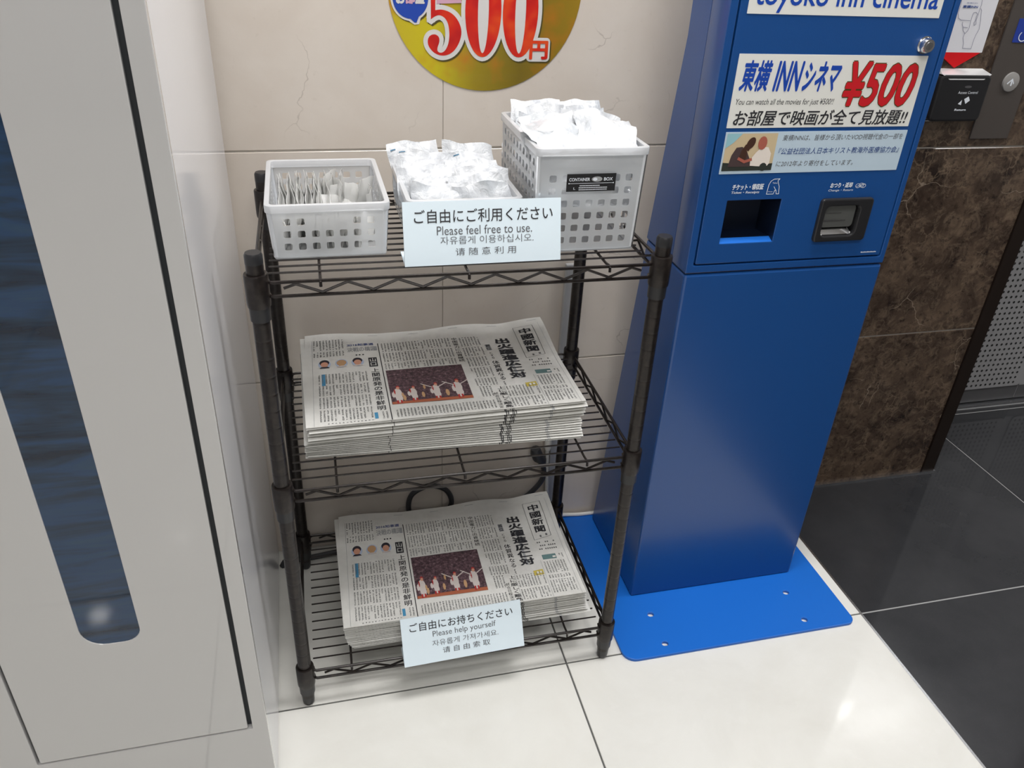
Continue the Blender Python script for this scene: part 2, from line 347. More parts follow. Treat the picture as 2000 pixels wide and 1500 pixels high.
# back wall with its tiles
b = MB(); b.box(-2.5, .0025, -.02, 1.1916, .12, 2.55, 0); b.box(1.1916, .0015, -.02, 1.622, .12, 2.55, 1)
wall_back = structure(b.build('wall_back', [M['grout'], M['grout_brown']]), 'tiled back wall, beige marble at left and dark brown marble at right')
zs = [0, .3998, .8092, 1.209, 1.609, 2.009, 2.409, 2.50]
g = .0016; gv = .0007
tm = {}
def wtile(x0, x1, z0, z1, m_, parent, th=.012):
    k = (round(x1-x0, 3), round(z1-z0, 3), m_.name)
    if k not in tm:
        q = MB(); w_, h_ = x1-x0-2*gv, z1-z0-2*g; bv = .0006
        q.add([(0, bv, 0), (w_, bv, 0), (w_, bv, h_), (0, bv, h_), (bv, 0, bv), (w_-bv, 0, bv), (w_-bv, 0, h_-bv), (bv, 0, h_-bv), (0, th, 0), (w_, th, 0), (w_, th, h_), (0, th, h_)],
              [(4, 5, 6, 7), (0, 1, 5, 4), (1, 2, 6, 5), (2, 3, 7, 6), (3, 0, 4, 7), (8, 9, 1, 0), (9, 10, 2, 1), (10, 11, 3, 2), (11, 8, 0, 3)])
        tm[k] = q.mesh('wall_tile', m_)
    return link('wall_tile', tm[k], parent, (x0+gv, 0, z0+g))
xsb = [-2.5, -1.968, -1.368, -.768, -.168, .4317, 1.0317, 1.1916]
for i in range(len(xsb)-1):
    for j in range(len(zs)-1): wtile(xsb[i], xsb[i+1], zs[j], zs[j+1], M['beige'], wall_back)
for j in range(len(zs)-1): wtile(1.1916, 1.622, [0, .3955, .7955, 1.195, 1.595, 1.995, 2.395, 2.5][j], [0, .3955, .7955, 1.195, 1.595, 1.995, 2.395, 2.5][j+1], M['brown'], wall_back)
# floor with its tiles
b = MB(); b.box(-2.5, -4.7, -.06, 1.19, .5, -.002, 0); b.box(1.19, -4.7, -.06, 3.6, .5, -.0010, 1)
floor = structure(b.build('floor', [M['grout_dark'], M['grout_mid']]), 'floor of large polished cream and charcoal tiles')
ft = {}
def ftile(x0, x1, y0, y1, m_):
    k = (round(x1-x0, 3), round(y1-y0, 3), m_.name); gg = .0015
    if k not in ft:
        q = MB(); w_, h_ = x1-x0-2*gg, y1-y0-2*gg; bv = .0008
        q.add([(0, 0, -bv), (w_, 0, -bv), (w_, h_, -bv), (0, h_, -bv), (bv, bv, 0), (w_-bv, bv, 0), (w_-bv, h_-bv, 0), (bv, h_-bv, 0), (0, 0, -.006), (w_, 0, -.006), (w_, h_, -.006), (0, h_, -.006)],
              [(4, 5, 6, 7), (0, 1, 5, 4), (1, 2, 6, 5), (2, 3, 7, 6), (3, 0, 4, 7), (8, 9, 1, 0), (9, 10, 2, 1), (10, 11, 3, 2), (11, 8, 0, 3)])
        ft[k] = q.mesh('floor_tile', m_)
    link('floor_tile', ft[k], floor, (x0+gg, y0+gg, 0))
fx = [-2.5]+[TB+T*k for k in range(-5, 6)]; fx = [x for x in fx if x < 3.59]+[3.6]
fy = [-4.7]+[YC+T*k for k in range(-7, 2)]
fy = sorted(set([round(y, 4) for y in fy if y > -4.71]))
for i in range(len(fx)-1):
    dark = fx[i] > 1.15
    for j in range(len(fy)-1):
        y0, y1 = fy[j], fy[j+1]
        if y1 > .01 and not dark: y1 = .012
        ftile(fx[i], fx[i+1], y0, y1, M['black'] if dark else M['cream'])
    if dark: ftile(fx[i], fx[i+1], fy[-1], .235, M['black'])
b = MB(); b.box(1.1890, -4.7, -.005, 1.1935, .0, .0006); structure(b.build('trim_1', M['trim']), 'thin steel strip between cream and charcoal floor tiles')
b = MB(); b.box(1.1916, -.007, 0, 1.658, -.0005, .004); structure(b.build('trim_2', M['trim']), 'thin pale strip at the foot of the dark marble wall')
# elevator jamb, door and recess
b = MB(); b.box(1.622, -.004, 0, 1.656, .30, 2.5); structure(b.build('trim_3', M['jamb'], bevel=.001), 'dark brown metal jamb beside the elevator')
d1 = structure(bpy.data.objects.new('door_1', None), 'steel elevator door with perforated panels'); COL.objects.link(d1); d1.location = (1.656, .25, 0)
b = MB(); b.box(0, 0, .012, .46, .03, 2.2); b.box(.464, 0, .012, 1.4, .03, 2.2); b.build('door_leaf', M['steel'], d1)
b = MB(); b.box(0, -.001, .012, .46, .0, .054); b.box(.464, -.001, .012, 1.4, .0, .054); b.build('kick_plate', M['steel_dk'], d1)
b = MB(); b.box(0, -.014, 0, 1.9, .03, .006); b.build('door_sill', M['trim'], d1)
for (x0, x1) in ((.02, .4615-.0), (.49, 1.36)):
    for (z0, z1) in ((.056, 1.18),):
        V, F = plate([rr(x0, z0, x1, z1, .012)], .002); b = MB(); b.add(front(V, -.0035, .002), F); pp_ = b.build('perforated_panel', M['steel'], d1)
        b = MB(); k = 0
        x = x0+.008
        nxh = int((x1-x0-.012)/.0155); nzh = int((z1-z0-.012)/.0158)
        for j in range(nzh):
            for i in range(nxh):
                b.ell(x0+.012+i*.0155, z0+.012+j*.0158, .0036, .0036, lambda a, c_: (a, -.0038, c_), 0, 8)
        h = b.build('perforation', M['hole'], pp_); h['kind'] = 'stuff'
b = MB(); b.box(.26, -.004, 1.27, .33, -.001, 1.36); b.build('added_glint_panel', M['glow'], d1)  # added glowing panel, placed to give the bright spot reflected in the floor
b = MB(); b.box(.34, -.004, 1.33, .60, -.001, 1.50); b.build('added_glint_panel', M['glow2'], d1)  # dimmer added panel, draws the floor highlight out sideways
b = MB(); b.box(1.656, -.004, 2.2, 3.6, .3, 2.5); structure(b.build('trim_4', M['jamb']), 'dark brown lintel over the elevator door')
b = MB(); b.box(3.0, 0, 0, 3.6, .3, 2.2); structure(b.build('wall_alcove', M['brown']), 'dark marble wall at the far side of the elevator')
# rest of the room
b = MB(); b.box(-2.6, -4.8, 0, -2.5, .12, 2.6); structure(b.build('wall_left', M['paint']))
b = MB(); b.box(3.6, -4.8, 0, 3.7, .5, 2.6); structure(b.build('wall_right', M['paint_dim']))
b = MB(); b.box(-2.6, -4.8, 0, 3.7, -4.7, 2.6); structure(b.build('wall_front', M['paint_dim']))
b = MB(); b.box(-2.6, -4.8, CEIL, 3.7, .5, CEIL+.1); structure(b.build('ceiling', M['paint']))
b = MB(); b.box(1.622, .30, 0, 3.6, .4, 2.55); structure(b.build('wall_elevator', M['paint_dim']))
for n, (x, y, a, c_, e) in enumerate(LAMPS):
    t = empty('ceiling_lamp', (x, y, CEIL), ['rectangular ceiling lamp above the rack', 'rectangular ceiling lamp above the camera side of the rack', 'rectangular ceiling lamp at the right', 'rectangular ceiling lamp at the rear'][n], 'lamp')
    q = MB(); o_ = .03
    for (x0, y0, x1, y1) in ((-a/2-o_, -c_/2-o_, a/2+o_, -c_/2), (-a/2-o_, c_/2, a/2+o_, c_/2+o_), (-a/2-o_, -c_/2, -a/2, c_/2), (a/2, -c_/2, a/2+o_, c_/2)): q.box(x0, y0, -.028, x1, y1, 0)
    q.build('frame', M['paint'], t); q = MB(); q.box(-a/2, -c_/2, -.012, a/2, c_/2, -.004); q.build('lens', M['lens'], t)
for n, (x, y) in enumerate([(-.77, -4.1), (-1.156, -3.5), (-1.0, -2.0), (.3, -4.2)]):
    t = empty('downlight', (x, y, CEIL), ['round downlight at the far rear', 'round downlight near the left wall', 'round downlight at the left', 'round downlight at the rear middle'][n], 'lamp')
    q = MB(); q.lathe(0, 0, [(-.012, .062), (-.004, .07), (0, .07)], 24); q.build('ring', M['chrome'], t, True)
    q = MB(); q.lathe(0, 0, [(-.015, .045), (-.012, .05)], 24); q.build('lens', M['spot'], t)

# ================================================================ left machine
XM, YM = .0986, -.5253
mc = empty('vending_machine', (-.3, -.26, 0), 'glossy white machine cabinet with a narrow dark blue window', 'machine')
def L(o, q): return [(x-o[0], y-o[1], z-o[2]) for x, y, z in q]
OM = (-.3, -.26, 0)
b = MB(); b.box(-.75, YM+.010, .004, XM-.0004, -.016, 1.85); b.v = L(OM, b.v); b.build('cabinet', M['gloss_side'], mc)
V, F = plate([rr(-.75, .002, XM, 1.85, .002), rr(-.1925, .1515, .0785, 1.70, .002)], .010, .0008)
b = MB(); b.add(L(OM, front(V, YM, .010)), F); b.build('front_frame', M['gloss_white'], mc, True)
b = MB(); b.box(-.195, YM+.0085, .148, .082, YM+.0098, 1.71); b.v = L(OM, b.v); b.build('door_gap', M['gap'], mc)
win = rr(-.0950, .3545, -.0288, 1.30, .02, 7, [.020, .01, .01, .028])
V, F = plate([rr(-.1885, .1550, .0725, 1.696, .0025), win], .008, .0008)
b = MB(); b.add(L(OM, front(V, YM-.0004, .008)), F); dp = b.build('door', M['gloss_white'], mc, True)
V, F = plate([win], .003); b = MB(); b.add(L(OM, front(V, YM+.0010, .003)), F); b.build('window_glass', M['reflection_glass'], dp)

# ================================================================ wire rack
RX, RY, RW, RD, RA = .14664, -.37572, .5126, .3211, -.00969
rack = empty('wire_rack', (RX, RY, 0), 'dark brown three-tier wire rack against the beige wall', 'rack', rot=(0, 0, RA))
q = MB(); pr = []
z = .022
q.lathe(0, 0, [(.0, .0068), (.004, .0092), (.010, .0098), (.022, .0098)], 16); foot_me = q.mesh('foot', M['plastic'], True)
q = MB(); prof = [(.020, .0105)]
z = .045
while z < .775:
    prof += [(z-.0034, .0105), (z-.0008, .0105), (z-.0003, .01038), (z+.0003, .01038), (z+.0008, .0105), (z+.0034, .0105)]; z += .0254
prof += [(.781, .0105)]; q.lathe(0, 0, prof, 18); post_me = q.mesh('post', M['rack'], True)
q = MB(); q.lathe(0, 0, [(.780, .0107), (.7905, .0107), (.7934, .0092)], 18); cap_me = q.mesh('cap', M['plastic'], True)
for (x, y) in ((0, 0), (RW, 0), (0, RD), (RW, RD)):
    p = link('post', post_me, rack, (x, y, 0)); link('cap', cap_me, p); link('foot', foot_me, p)
def sleeve():
    q = MB(); q.lathe(0, 0, [(-.060, .0108), (-.060, .0122), (-.040, .0126), (-.040, .0126)], 18, 1)
    q.lathe(0, 0, [(-.042, .0137), (-.038, .0143), (-.0015, .0143), (0, .0136), (0, .0112)], 20, 0)
    return q.mesh('collar', [M['rack'], M['plastic']], True)
col_me = sleeve()
x0, x1 = .016, RW-.016
q = MB(); q.tube([(x0-.003, 0, 0), (x1+.003, 0, 0)], .00135, 6); wire_me = q.mesh('wire', M['rack'], True)
def shelf(zt):
    zr, zb = -.0117, -.0297
    f = MB()
    for (ya, s_) in ((-.003, -1), (RD+.003, 1)):
        for zz in (zr, zb):
            f.tube([(.0125, ya+.009*-s_, zz), (.014, ya+.002*-s_, zz), (.018, ya, zz), (RW-.018, ya, zz), (RW-.014, ya+.002*-s_, zz), (RW-.0125, ya+.009*-s_, zz)], .0023, 8)
        nodes = [(.0305, -.0195)]
        xx = .0450
        while xx < RW-.03:
            nodes += [(xx, zr-.003), (xx+.0304, zb+.003)]; xx += .0608
        nodes = nodes[:-1]+[(RW-.0285, -.0195)]
        f.tube([(x, ya, z) for x, z in nodes], .0019, 6)
    for xa, s_ in ((-.003, 1), (RW+.003, -1)):
        for zz in (zr, zb): f.tube([(xa, .0135, zz), (xa, RD-.0135, zz)], .0023, 8)
        nodes = [(.022, -.0195)]; yy = .035
        while yy < RD-.04: nodes += [(yy, zr-.003), (yy+.0285, zb+.003)]; yy += .057
        nodes = nodes[:-1]+[(RD-.022, -.0195)]
        f.tube([(xa, y, z) for y, z in nodes], .0019, 6)
    s = f.build('shelf', M['rack'], rack, True, (0, 0, zt))
    for (x, y) in ((0, 0), (RW, 0), (0, RD), (RW, RD)): link('collar', col_me, s, (x, y, 0))
    for i in range(15): link('wire', wire_me, s, (0, .0205+.02*i, zr+.0022))
    for x in (.0737, .2545, .4395):
        q = MB(); q.tube([(x, -.0065, zr-.0065), (x, -.0058, zr-.001), (x, -.001, zr+.0005), (x, .01, zr-.0008), (x, RD-.01, zr-.0008), (x, RD+.001, zr+.0005), (x, RD+.0058, zr-.001), (x, RD+.0065, zr-.0065)], .0019, 6)
        q.build('support_rod', M['rack'], s, True)
    return s
for zt in (.76716, .45517, .08867): shelf(zt)
def deck(zt): return zt-.0117+.0022+.0014
D1, D2, D3 = deck(.76716), deck(.45517), deck(.08867)

# ================================================================ newspapers
PW, PD = .4145, .272
def paper_mesh(seed, T_):
    rnd = random.Random(seed); nx = 10; vs = []; fs = []
    prof = [(PD, 0), (PD*.5, 0), (.022, 0), (.009, T_*.10), (.0026, T_*.25), (0, T_*.5), (.0026, T_*.75), (.009, T_*.90), (.022, T_), (PD*.5, T_), (PD, T_)]
    k = len(prof); a = [rnd.uniform(-.0006, .0006) for _ in range(nx+1)]
    for i in range(nx+1):
        for (y, z) in prof: vs.append((PW*i/nx, y*(1+(a[i] if y > .2 else 0))+a[i]*.6, z*(.90 if T_ > .005 else .86)+.00005))
    for i in range(nx):
        for j in range(k-1): fs.append((i*k+j, (i+1)*k+j, (i+1)*k+j+1, i*k+j+1))
        fs.append((i*k+k-1, (i+1)*k+k-1, (i+1)*k, i*k))
    fs.append(tuple(range(k))[::-1]); fs.append(tuple(nx*k+j for j in range(k)))
    q = MB(); q.add(vs, [f[::-1] for f in fs])
    # print that runs over the folded edge
    for (u, wd, n_, mi) in ((.288, .0016, 1, 1), (.690, .005, 2, 1), (.713, .006, 3, 1), (.862, .005, 2, 2)):
        for kx in range(n_):
            x = PW*u+kx*.0026+rnd.uniform(-.0005, .0005); w2 = wd/n_*.55
            q.add([(x, .0018, T_*.21), (x+w2, .0018, T_*.21), (x+w2, -.0005, T_*.5), (x, -.0005, T_*.5), (x+w2, .0018, T_*.81), (x, .0018, T_*.81), (x+w2, .0066, T_*.96), (x, .0066, T_*.96)], [(0, 1, 2, 3), (3, 2, 4, 5), (5, 4, 6, 7)], mi)
    u = .04
    while u < .97:                                       # ends of the printed columns on the fold
        if rnd.random() < .62 and abs(u-.29) > .01 and abs(u-.70) > .03:
            x = PW*u; w2 = .0019; q.add([(x, .0019, T_*.22), (x+w2, .0019, T_*.22), (x+w2, -.0003, T_*.46), (x, -.0003, T_*.46)], [(0, 1, 2, 3)], 3)
        u += .0135
    return q.mesh('newspaper', [M['news'], M['news_dark'], M['news_grey'], M['news_faint']], True)
pms = [paper_mesh(s, .0036) for s in range(4)]; pmt = [paper_mesh(s, .0062) for s in range(3)]
sm = lambda t: max(0, min(1, t))**2*(3-2*max(0, min(1, t)))
def surf(U, V, h=0.0):
    z = .0018+.010*sm((U-.78)/.22)*sm((V-.5)/.5)+.0022*math.sin(U*11+.6)*sm((V-.75)/.25)+.0015*sm((V-.8)/.2)+.0004*math.sin(U*23)*math.sin(V*7)
    return (PW*U+.008*V*(1-U)+.004*sm((U-.74)/.26)*sm((V-.45)/.55), PD*V+(.003*math.sin(U*9+1)-.004*math.exp(-((U-.82)/.07)**2))*sm((V-.9)/.1), z+h)
def top_sheet(parent):
    rnd = random.Random(3)
    S = lambda U, V: surf(U, V, .0)
    q = MB(); n1, n2 = 44, 30
    q.grid(0, .0, 1.0, 1, n1, n2, S); q.grid(0, 0, 1.0, 1, n1, n2, lambda U, V: surf(U, V, -.0012)); nn = (n1+1)*(n2+1)
    q.f[n1*n2:] = [f[::-1] for f in q.f[n1*n2:]]
    for i in range(n1): q.f.append([i, i+nn, i+1+nn, i+1][::-1]); q.mi.append(0); t_ = n2*(n1+1); q.f.append([t_+i, t_+i+1, t_+i+1+nn, t_+i+nn][::-1]); q.mi.append(0)
    for j in range(n2): q.f.append([j*(n1+1), (j+1)*(n1+1), (j+1)*(n1+1)+nn, j*(n1+1)+nn][::-1]); q.mi.append(0); q.f.append([j*(n1+1)+n1, j*(n1+1)+n1+nn, (j+1)*(n1+1)+n1+nn, (j+1)*(n1+1)+n1][::-1]); q.mi.append(0)
    sh = q.build('front_page', M['news'], parent, True, (0, 0, .0045))
    P = lambda U, V: surf(U, V, .00035); P2 = lambda U, V: surf(U, V, .0006)
    mats = [M['news_ink'], M['news_dark'], M['news_grey'], M['news_cyan'], M['news_blue'], M['news_teal'], M['news_yellow'], M['news']]
    q = MB()
    def block(U0, V0, U1, V1, du=.0125, dan=.128, dens=1.0):
        U = U1-du*.6
        while U > U0:
            V = V1
            while V > V0+.01:
                Vb = max(V-dan+.012, V0); v = V-.002
                stop = Vb if rnd.random() > .12 else Vb+(V-Vb)*rnd.uniform(.2, .7)
                while v > stop+.008:
                    a = .0030*1.12; hgt = .0095
                    if rnd.random() < dens*.95:
                        for kk in range(2): yy = v-hgt*rnd.uniform(.12, .88); q.rect(U-a*rnd.uniform(.6, 1.1), yy-.0010, U+a*rnd.uniform(.6, 1.1), yy+.0010, P, 0)
                        xx = U+a*rnd.uniform(-.7, .7); q.rect(xx-.0006, v-hgt*.92, xx+.0006, v-hgt*.12, P, 0)
                        if rnd.random() < .5: q.rect(U-a*.9, v-hgt*.9, U-a*.5, v-hgt*.15, P, 0)
                    v -= hgt*1.06
                V -= dan
            U -= du
    block(.036, .735, .156, .93); block(.042, .01, .234, .535); block(.236, .105, .30-.012, .02) if False else None
    block(.262, .01, .285, .09); block(.300, .53, .588, .86); block(.622, .25, .712, .85); block(.632, .12, .68, .25)
    block(.304, .01, .672, .10); block(.735, .01, .855, .232); block(.862, .15, .968, .318); block(.862, .01, .976, .145); block(.945, .33, .972, .38)
    block(.725, .235, .742, .29)
    # rules and frames
    q.line([(.290, .86), (.2905, .6), (.291, .3), (.2915, .0)], .0035, P, 1); q.line([(.028, .93), (.028, .5), (.028, .0)], .0012, P, 2)
    q.line([(.866, .53), (.866, .70), (.866, .905), (.948, .905), (.950, .75), (.950, .56), (.866, .53)], .0016, P, 1)
    q.line([(.726, .24), (.726, .1), (.726, 0)], .0012, P, 2); q.line([(.858, .33), (.858, .15), (.858, 0)], .0012, P, 2); q.line([(.975, .93), (.982, .5), (.982, .0)], .0010, P, 2)
    for i in range(5): q.rect(.975-.17*i-.04, .965, .975-.17*i, .969, P, 2)
    # masthead and headlines
    q.vtext('中國新聞', .909, .885, .60, .056, P, 1, .03)
    q.rect(.897, .555, .905, .575, P, 0); q.rect(.925, .565, .934, .585, P, 0)
    for i in range(9):
        for j in range(3):
            if rnd.random() < .8: q.rect(.872+i*.0095, .43+j*.034, .878+i*.0095, .437+j*.034+.006, P, 0)
    q.grid(.792, .31, .803, .66, 1, 10, P, 2)
    q.vtext('出火躍進広仁対', .800, .80, .305, .066, P2, 1, .042)
    q.vtext('首位', .733, .735, .66, .021, P2, 1, .01); q.grid(.722, .66, .744, .735, 1, 3, P, 2)
    q.vtext('とする', .733, .64, .55, .018, P, 1); q.vtext('体質異なる', .735, .53, .30, .030, P, 1, .01)
    q.vtext('上に厳しく離島', .712, .235, .005, .032, P, 1, .012); q.vtext('試合日程決定', .684, .175, .005, .018, P, 1)
    q.vtext('中国電力に出資継続', .606, .855, .55, .024, P, 1, .004)
    q.grid(.243, .578, .276, .688, 2, 4, P, 1); q.vtext('山口', .2595, .682, .584, .028, P2, 7, .015)
    q.vtext('上関原発の是非鮮明', .262, .56, .10, .034, P, 1, .015)
    q.text('2016知事選', .166, .845, .272, .872, P, 4, .02); q.text('決戦の構図', .166, .775, .278, .83, P, 2, .02); q.grid(.272, .775, .284, .83, 1, 1, P, 2)
    for i in (.196, .208, .222): q.rect(i, .725, i+.007, .737, P, 1)
    q.grid(.060, .405, .073, .535, 1, 5, P, 3); q.grid(.234, .025, .246, .085, 1, 3, P, 3)
    q.grid(.872, .335, .935, .38, 4, 2, P, 5); q.grid(.918, .345, .932, .36, 1, 1, P2, 7)
    q.line([(.812, .205), (.812, .245), (.852, .25), (.852, .205), (.812, .205)], .003, P, 6); q.grid(.812, .205, .852, .247, 3, 2, P, 6); q.rect(.824, .215, .832, .236, P2, 7); q.rect(.838, .218, .846, .236, P2, 7)
    q.build('print', mats, sh)
    # pictures
    q = MB(); mm = [M['crowd'], M['pitch'], M['uniform'], M['red_print'], M['hair'], M['halo'], M['skin'], M['skin2']]
    q.grid(.301, .145, .597, .520, 14, 12, P, 0); q.poly([(.303, .145), (.597, .137), (.597, .165), (.45, .172), (.303, .168)], P2, 1)
    for (u, v, s_, ar) in ((.328, .25, 1.0, 0), (.385, .25, .85, 0), (.470, .26, .95, 1), (.552, .265, 1.1, 1)):
        q.ell(u, v, .016*s_, .055*s_, P2, 2, 14); q.ell(u+.003, v-.05*s_, .013*s_, .045*s_, P2, 2, 10); q.ell(u+.004, v+.066*s_, .007*s_, .018*s_, P2, 3, 10); q.ell(u+.004, v+.058*s_, .006*s_, .014*s_, P2, 6, 10)
        q.rect(u-.008, v-.105*s_, u-.001, v-.07*s_, P2, 3); q.rect(u+.005, v-.10*s_, u+.012, v-.07*s_, P2, 3); q.ell(u-.010, v+.02, .003, .028*s_, P2, 3, 8); q.ell(u-.016, v-.01, .006, .03*s_, P2, 2, 8)
        if ar: q.line([(u-.05, v+.075), (u-.012, v+.03)], .006, P2, 2); q.line([(u+.012, v+.03), (u+.045, v+.07)], .006, P2, 2)
    for u, v, s_ in ((.35, .20, 1), (.42, .22, 1), (.51, .22, 1.2), (.345, .235, .7), (.43, .30, .8)): q.ell(u, v, .006*s_, .03*s_, P2, 7, 8)
    for i, (u, v) in enumerate(((.073, .655), (.138, .652), (.200, .650))):
        q.ell(u, v-.005, .024, .048, P, 5, 18)
        Q = lambda a, c_: surf(a, c_, .0008); q.ell(u, v+.012 if i != 1 else v, .019, .034, P2, 4 if i != 1 else 7, 16); q.ell(u, v-.010, .0145, .030, Q, 6 if i != 1 else 7, 16)
        q.poly([(u-.020, v-.052), (u+.020, v-.052), (u+.012, v-.036), (u-.012, v-.036)], Q, 4 if i == 0 else 2)
    q.build('printed_photo', mm, sh)
    return sh
ORD = ['topmost', 'second', 'third', 'fourth', 'fifth', 'sixth', 'seventh', 'eighth', 'ninth', 'tenth', 'eleventh', 'twelfth', 'thirteenth', 'fourteenth', 'fifteenth', 'sixteenth', 'seventeenth', 'eighteenth', 'nineteenth', 'twentieth', 'twenty-first', 'twenty-second', 'twenty-third', 'twenty-fourth', 'twenty-fifth', 'twenty-sixth']
def stack(n, xf, yf, zb, where, group, offs, rz):
    rnd = random.Random(n)
    top = None
    for i in range(n):
        k = n-1-i; dx, dy, dr = offs(i, rnd)
        thick = k < 5 and n == 14; T_ = .0062 if thick else .0036
        o = link('newspaper', (pmt if thick else pms)[i % 3], None, (xf+dx, yf+dy, zb)); zb += T_; o.rotation_euler = (0, 0, rz+dr)
        lab = ('topmost folded newspaper with a baseball photo, on the %s stack' % where) if k == 0 else ('lowest newspaper of the %s stack, lying on the wires' % where) if i == 0 else '%s newspaper from the top of the %s stack' % (ORD[k], where)
        tag(o, lab, 'newspaper', group); top = o
    return top
def om(i, r):
    if i < 9: return (-.004+r.uniform(-.002, .002), .004+.009*(1-i/9)+r.uniform(-.0012, .0012), r.uniform(-.003, .003)-.055*(1-i/9))
    return (r.uniform(-.002, .0025)+.001, (i-9)*-.0004+(.0014 if i % 2 else -.0006), r.uniform(-.004, .004))
top1 = stack(14, .1850, -.3260, D2+.0001, 'middle-shelf', 'newspapers stacked on the middle shelf', om, .010)
def ol(i, r):
    if i < 4: return (.014-.003*i, .0, r.uniform(-.004, .004))
    if i < 11: return (.004-.0003*i+r.uniform(-.001, .001), .001, r.uniform(-.003, .003))
    return (r.uniform(-.001, .001), -.0005*(i-11), r.uniform(-.002, .002))
top2 = stack(15, .2125, -.3510, D3+.0001, 'bottom-shelf', 'newspapers stacked on the bottom shelf', ol, .002)
for o in (top1, top2): o.rotation_euler.z = .012 if o is top1 else .002
sh1 = top_sheet(top1)
def cp(o, p):
    c_ = o.copy(); COL.objects.link(c_); c_.parent = p
    for ch in list(o.children): cp(ch, c_)
    return c_
sh2 = cp(sh1, top2); sh2.location.z = .0019

# ================================================================ baskets
def basket(name, label, cx, cy, w_, d_, h_, rows, front_skip, loc_z, tap=.004, rim=.010):
    t = empty(name, (cx, cy, loc_z), label, 'basket', 'clear plastic baskets on the top shelf')
    hw, hd = w_/2, d_/2; th = .0014
    def wall(ww, skipf, mp, ncol):
        loops = [[(-ww+tap, .002), (ww-tap, .002), (ww, h_-rim), (-ww, h_-rim)]]
        pw = (2*ww-.026)/ncol; ph = (h_-rim-.012)/rows
        for r_ in range(rows):
            for c_ in range(ncol):
                if skipf(r_, c_): continue
                x = -ww+.013+pw*(c_+.5); z = .008+ph*(r_+.5); loops.append(rr(x-pw*.27, z-ph*.27, x+pw*.27, z+ph*.27, pw*.1, 2))
        V, F = plate(loops, th); q = MB(); q.add([mp(a, c_, b_) for a, b_, c_ in V], F); return q
    tp = lambda z: tap*(1-z/(h_-rim))
    ncf = max(5, round((w_-.026)/.0185)); ncs = round((d_-.026)/.0185)
    wall(hw-.003, front_skip, lambda a, c_, b_: (a, -hd+.004+c_+tp(b_)*.8, b_), ncf).build('front_wall', M['milky'], t)
    wall(hw-.003, lambda r_, c_: False, lambda a, c_, b_: (a, hd-.004-c_-tp(b_)*.8, b_), ncf).build('back_wall', M['milky'], t)
    for s_ in (-1, 1):
        wall(hd-.003, lambda r_, c_: False, lambda a, c_, b_, s_=s_: (s_*(hw-.004-c_-tp(b_)*.8), a, b_), ncs).build('side_wall', M['milky'], t)
    V, F = plate([rr(-hw+.006, -hd+.006, hw-.006, hd-.006, .008)], .0016); q = MB(); q.add([(a, b_, c_+.0022) for a, b_, c_ in V], F); q.build('bottom', M['milky'], t)
    # rolled rim, corner posts
    V, F = plate([rr(-hw, -hd, hw, hd, .009), rr(-hw+.0065, -hd+.0065, hw-.0065, hd-.0065, .006)], rim, .001); q = MB(); q.add([(a, b_, c_+h_-rim/2) for a, b_, c_ in V], F); q.build('rim', M['milky_rim'], t, True)
    q = MB()
    for sx_ in (-1, 1):
        for sy_ in (-1, 1): q.tube([(sx_*(hw-.009), sy_*(hd-.009), .003), (sx_*(hw-.0055), sy_*(hd-.0055), h_-rim)], .0035, 8)
    for sy_ in (-1, 1): q.box(-hw+.008, sy_*(hd-.0085)-.0016, 0, hw-.008, sy_*(hd-.0085)+.0016, .005)
    for sx_ in (-1, 1): q.box(sx_*(hw-.0085)-.0016, -hd+.009, 0, sx_*(hw-.0085)+.0016, hd-.009, .005)
    q.build('corner_post', M['milky_rim'], t, True)
    return t
ZB = D1+.0002
bl = basket('clear_basket', 'small clear plastic basket at the left end of the top shelf, half full', .2368, -.2220, .151, .202, .0705, 3, lambda r_, c_: r_ == 2 and 1 < c_ < 5, ZB)
bm_ = basket('clear_basket', 'clear plastic basket of white packets behind the upper sign', .4080, -.2200, .151, .202, .0705, 3, lambda r_, c_: False, ZB)
br = basket('clear_basket', 'tall clear plastic basket with a black label at the right end', .5663, -.2400, .151, .203, .1380, 7, lambda r_, c_: (r_ >= 5 and 1 < c_ < 5) or (r_ == 6) or (r_ == 4 and 2 <= c_ <= 4), ZB)
# black label on the tall basket
q = MB(); LX = lambda a, c_: (a, -.1005, c_)
q.box(-.0335, -.1003, .0830, .0320, -.0995, .1055, 0)
lb = q.build('basket_label', [M['plastic']], br, loc=(0, 0, 0)); lb['label'] = 'small black label with white lettering'
q = MB(); q.text('CONTAINER', -.0305, .0965, -.003, .1005, LX, 0, .02); q.text('BOX', .016, .0965, .0275, .1005, LX, 0, .02); q.ell(.0065, .0985, .0072, .0035, LX, 1, 16); q.ell(.004, .0985, .003, .002, lambda a, c_: (a, -.1007, c_)); q.line([(-.030, .0935), (.0285, .0935)], .0005, LX); q.ell(-.0305, .0935, .0008, .0008, LX, 0, 8); q.ell(.029, .0935, .0008, .0008, LX, 0, 8)
q.text('L', -.024, .0855, -.0215, .0885, LX)
for i, (a, c_) in enumerate(((-.016, .010), (-.017, .020), (-.017, .020))):
    zz = .0905-i*.0026
    x = a
    while x < c_: q.rect(x, zz-.0006, x+.0011, zz+.0006, LX); x += .0016
q.build('lettering', [M['white_ink'], M['news_grey']], lb)

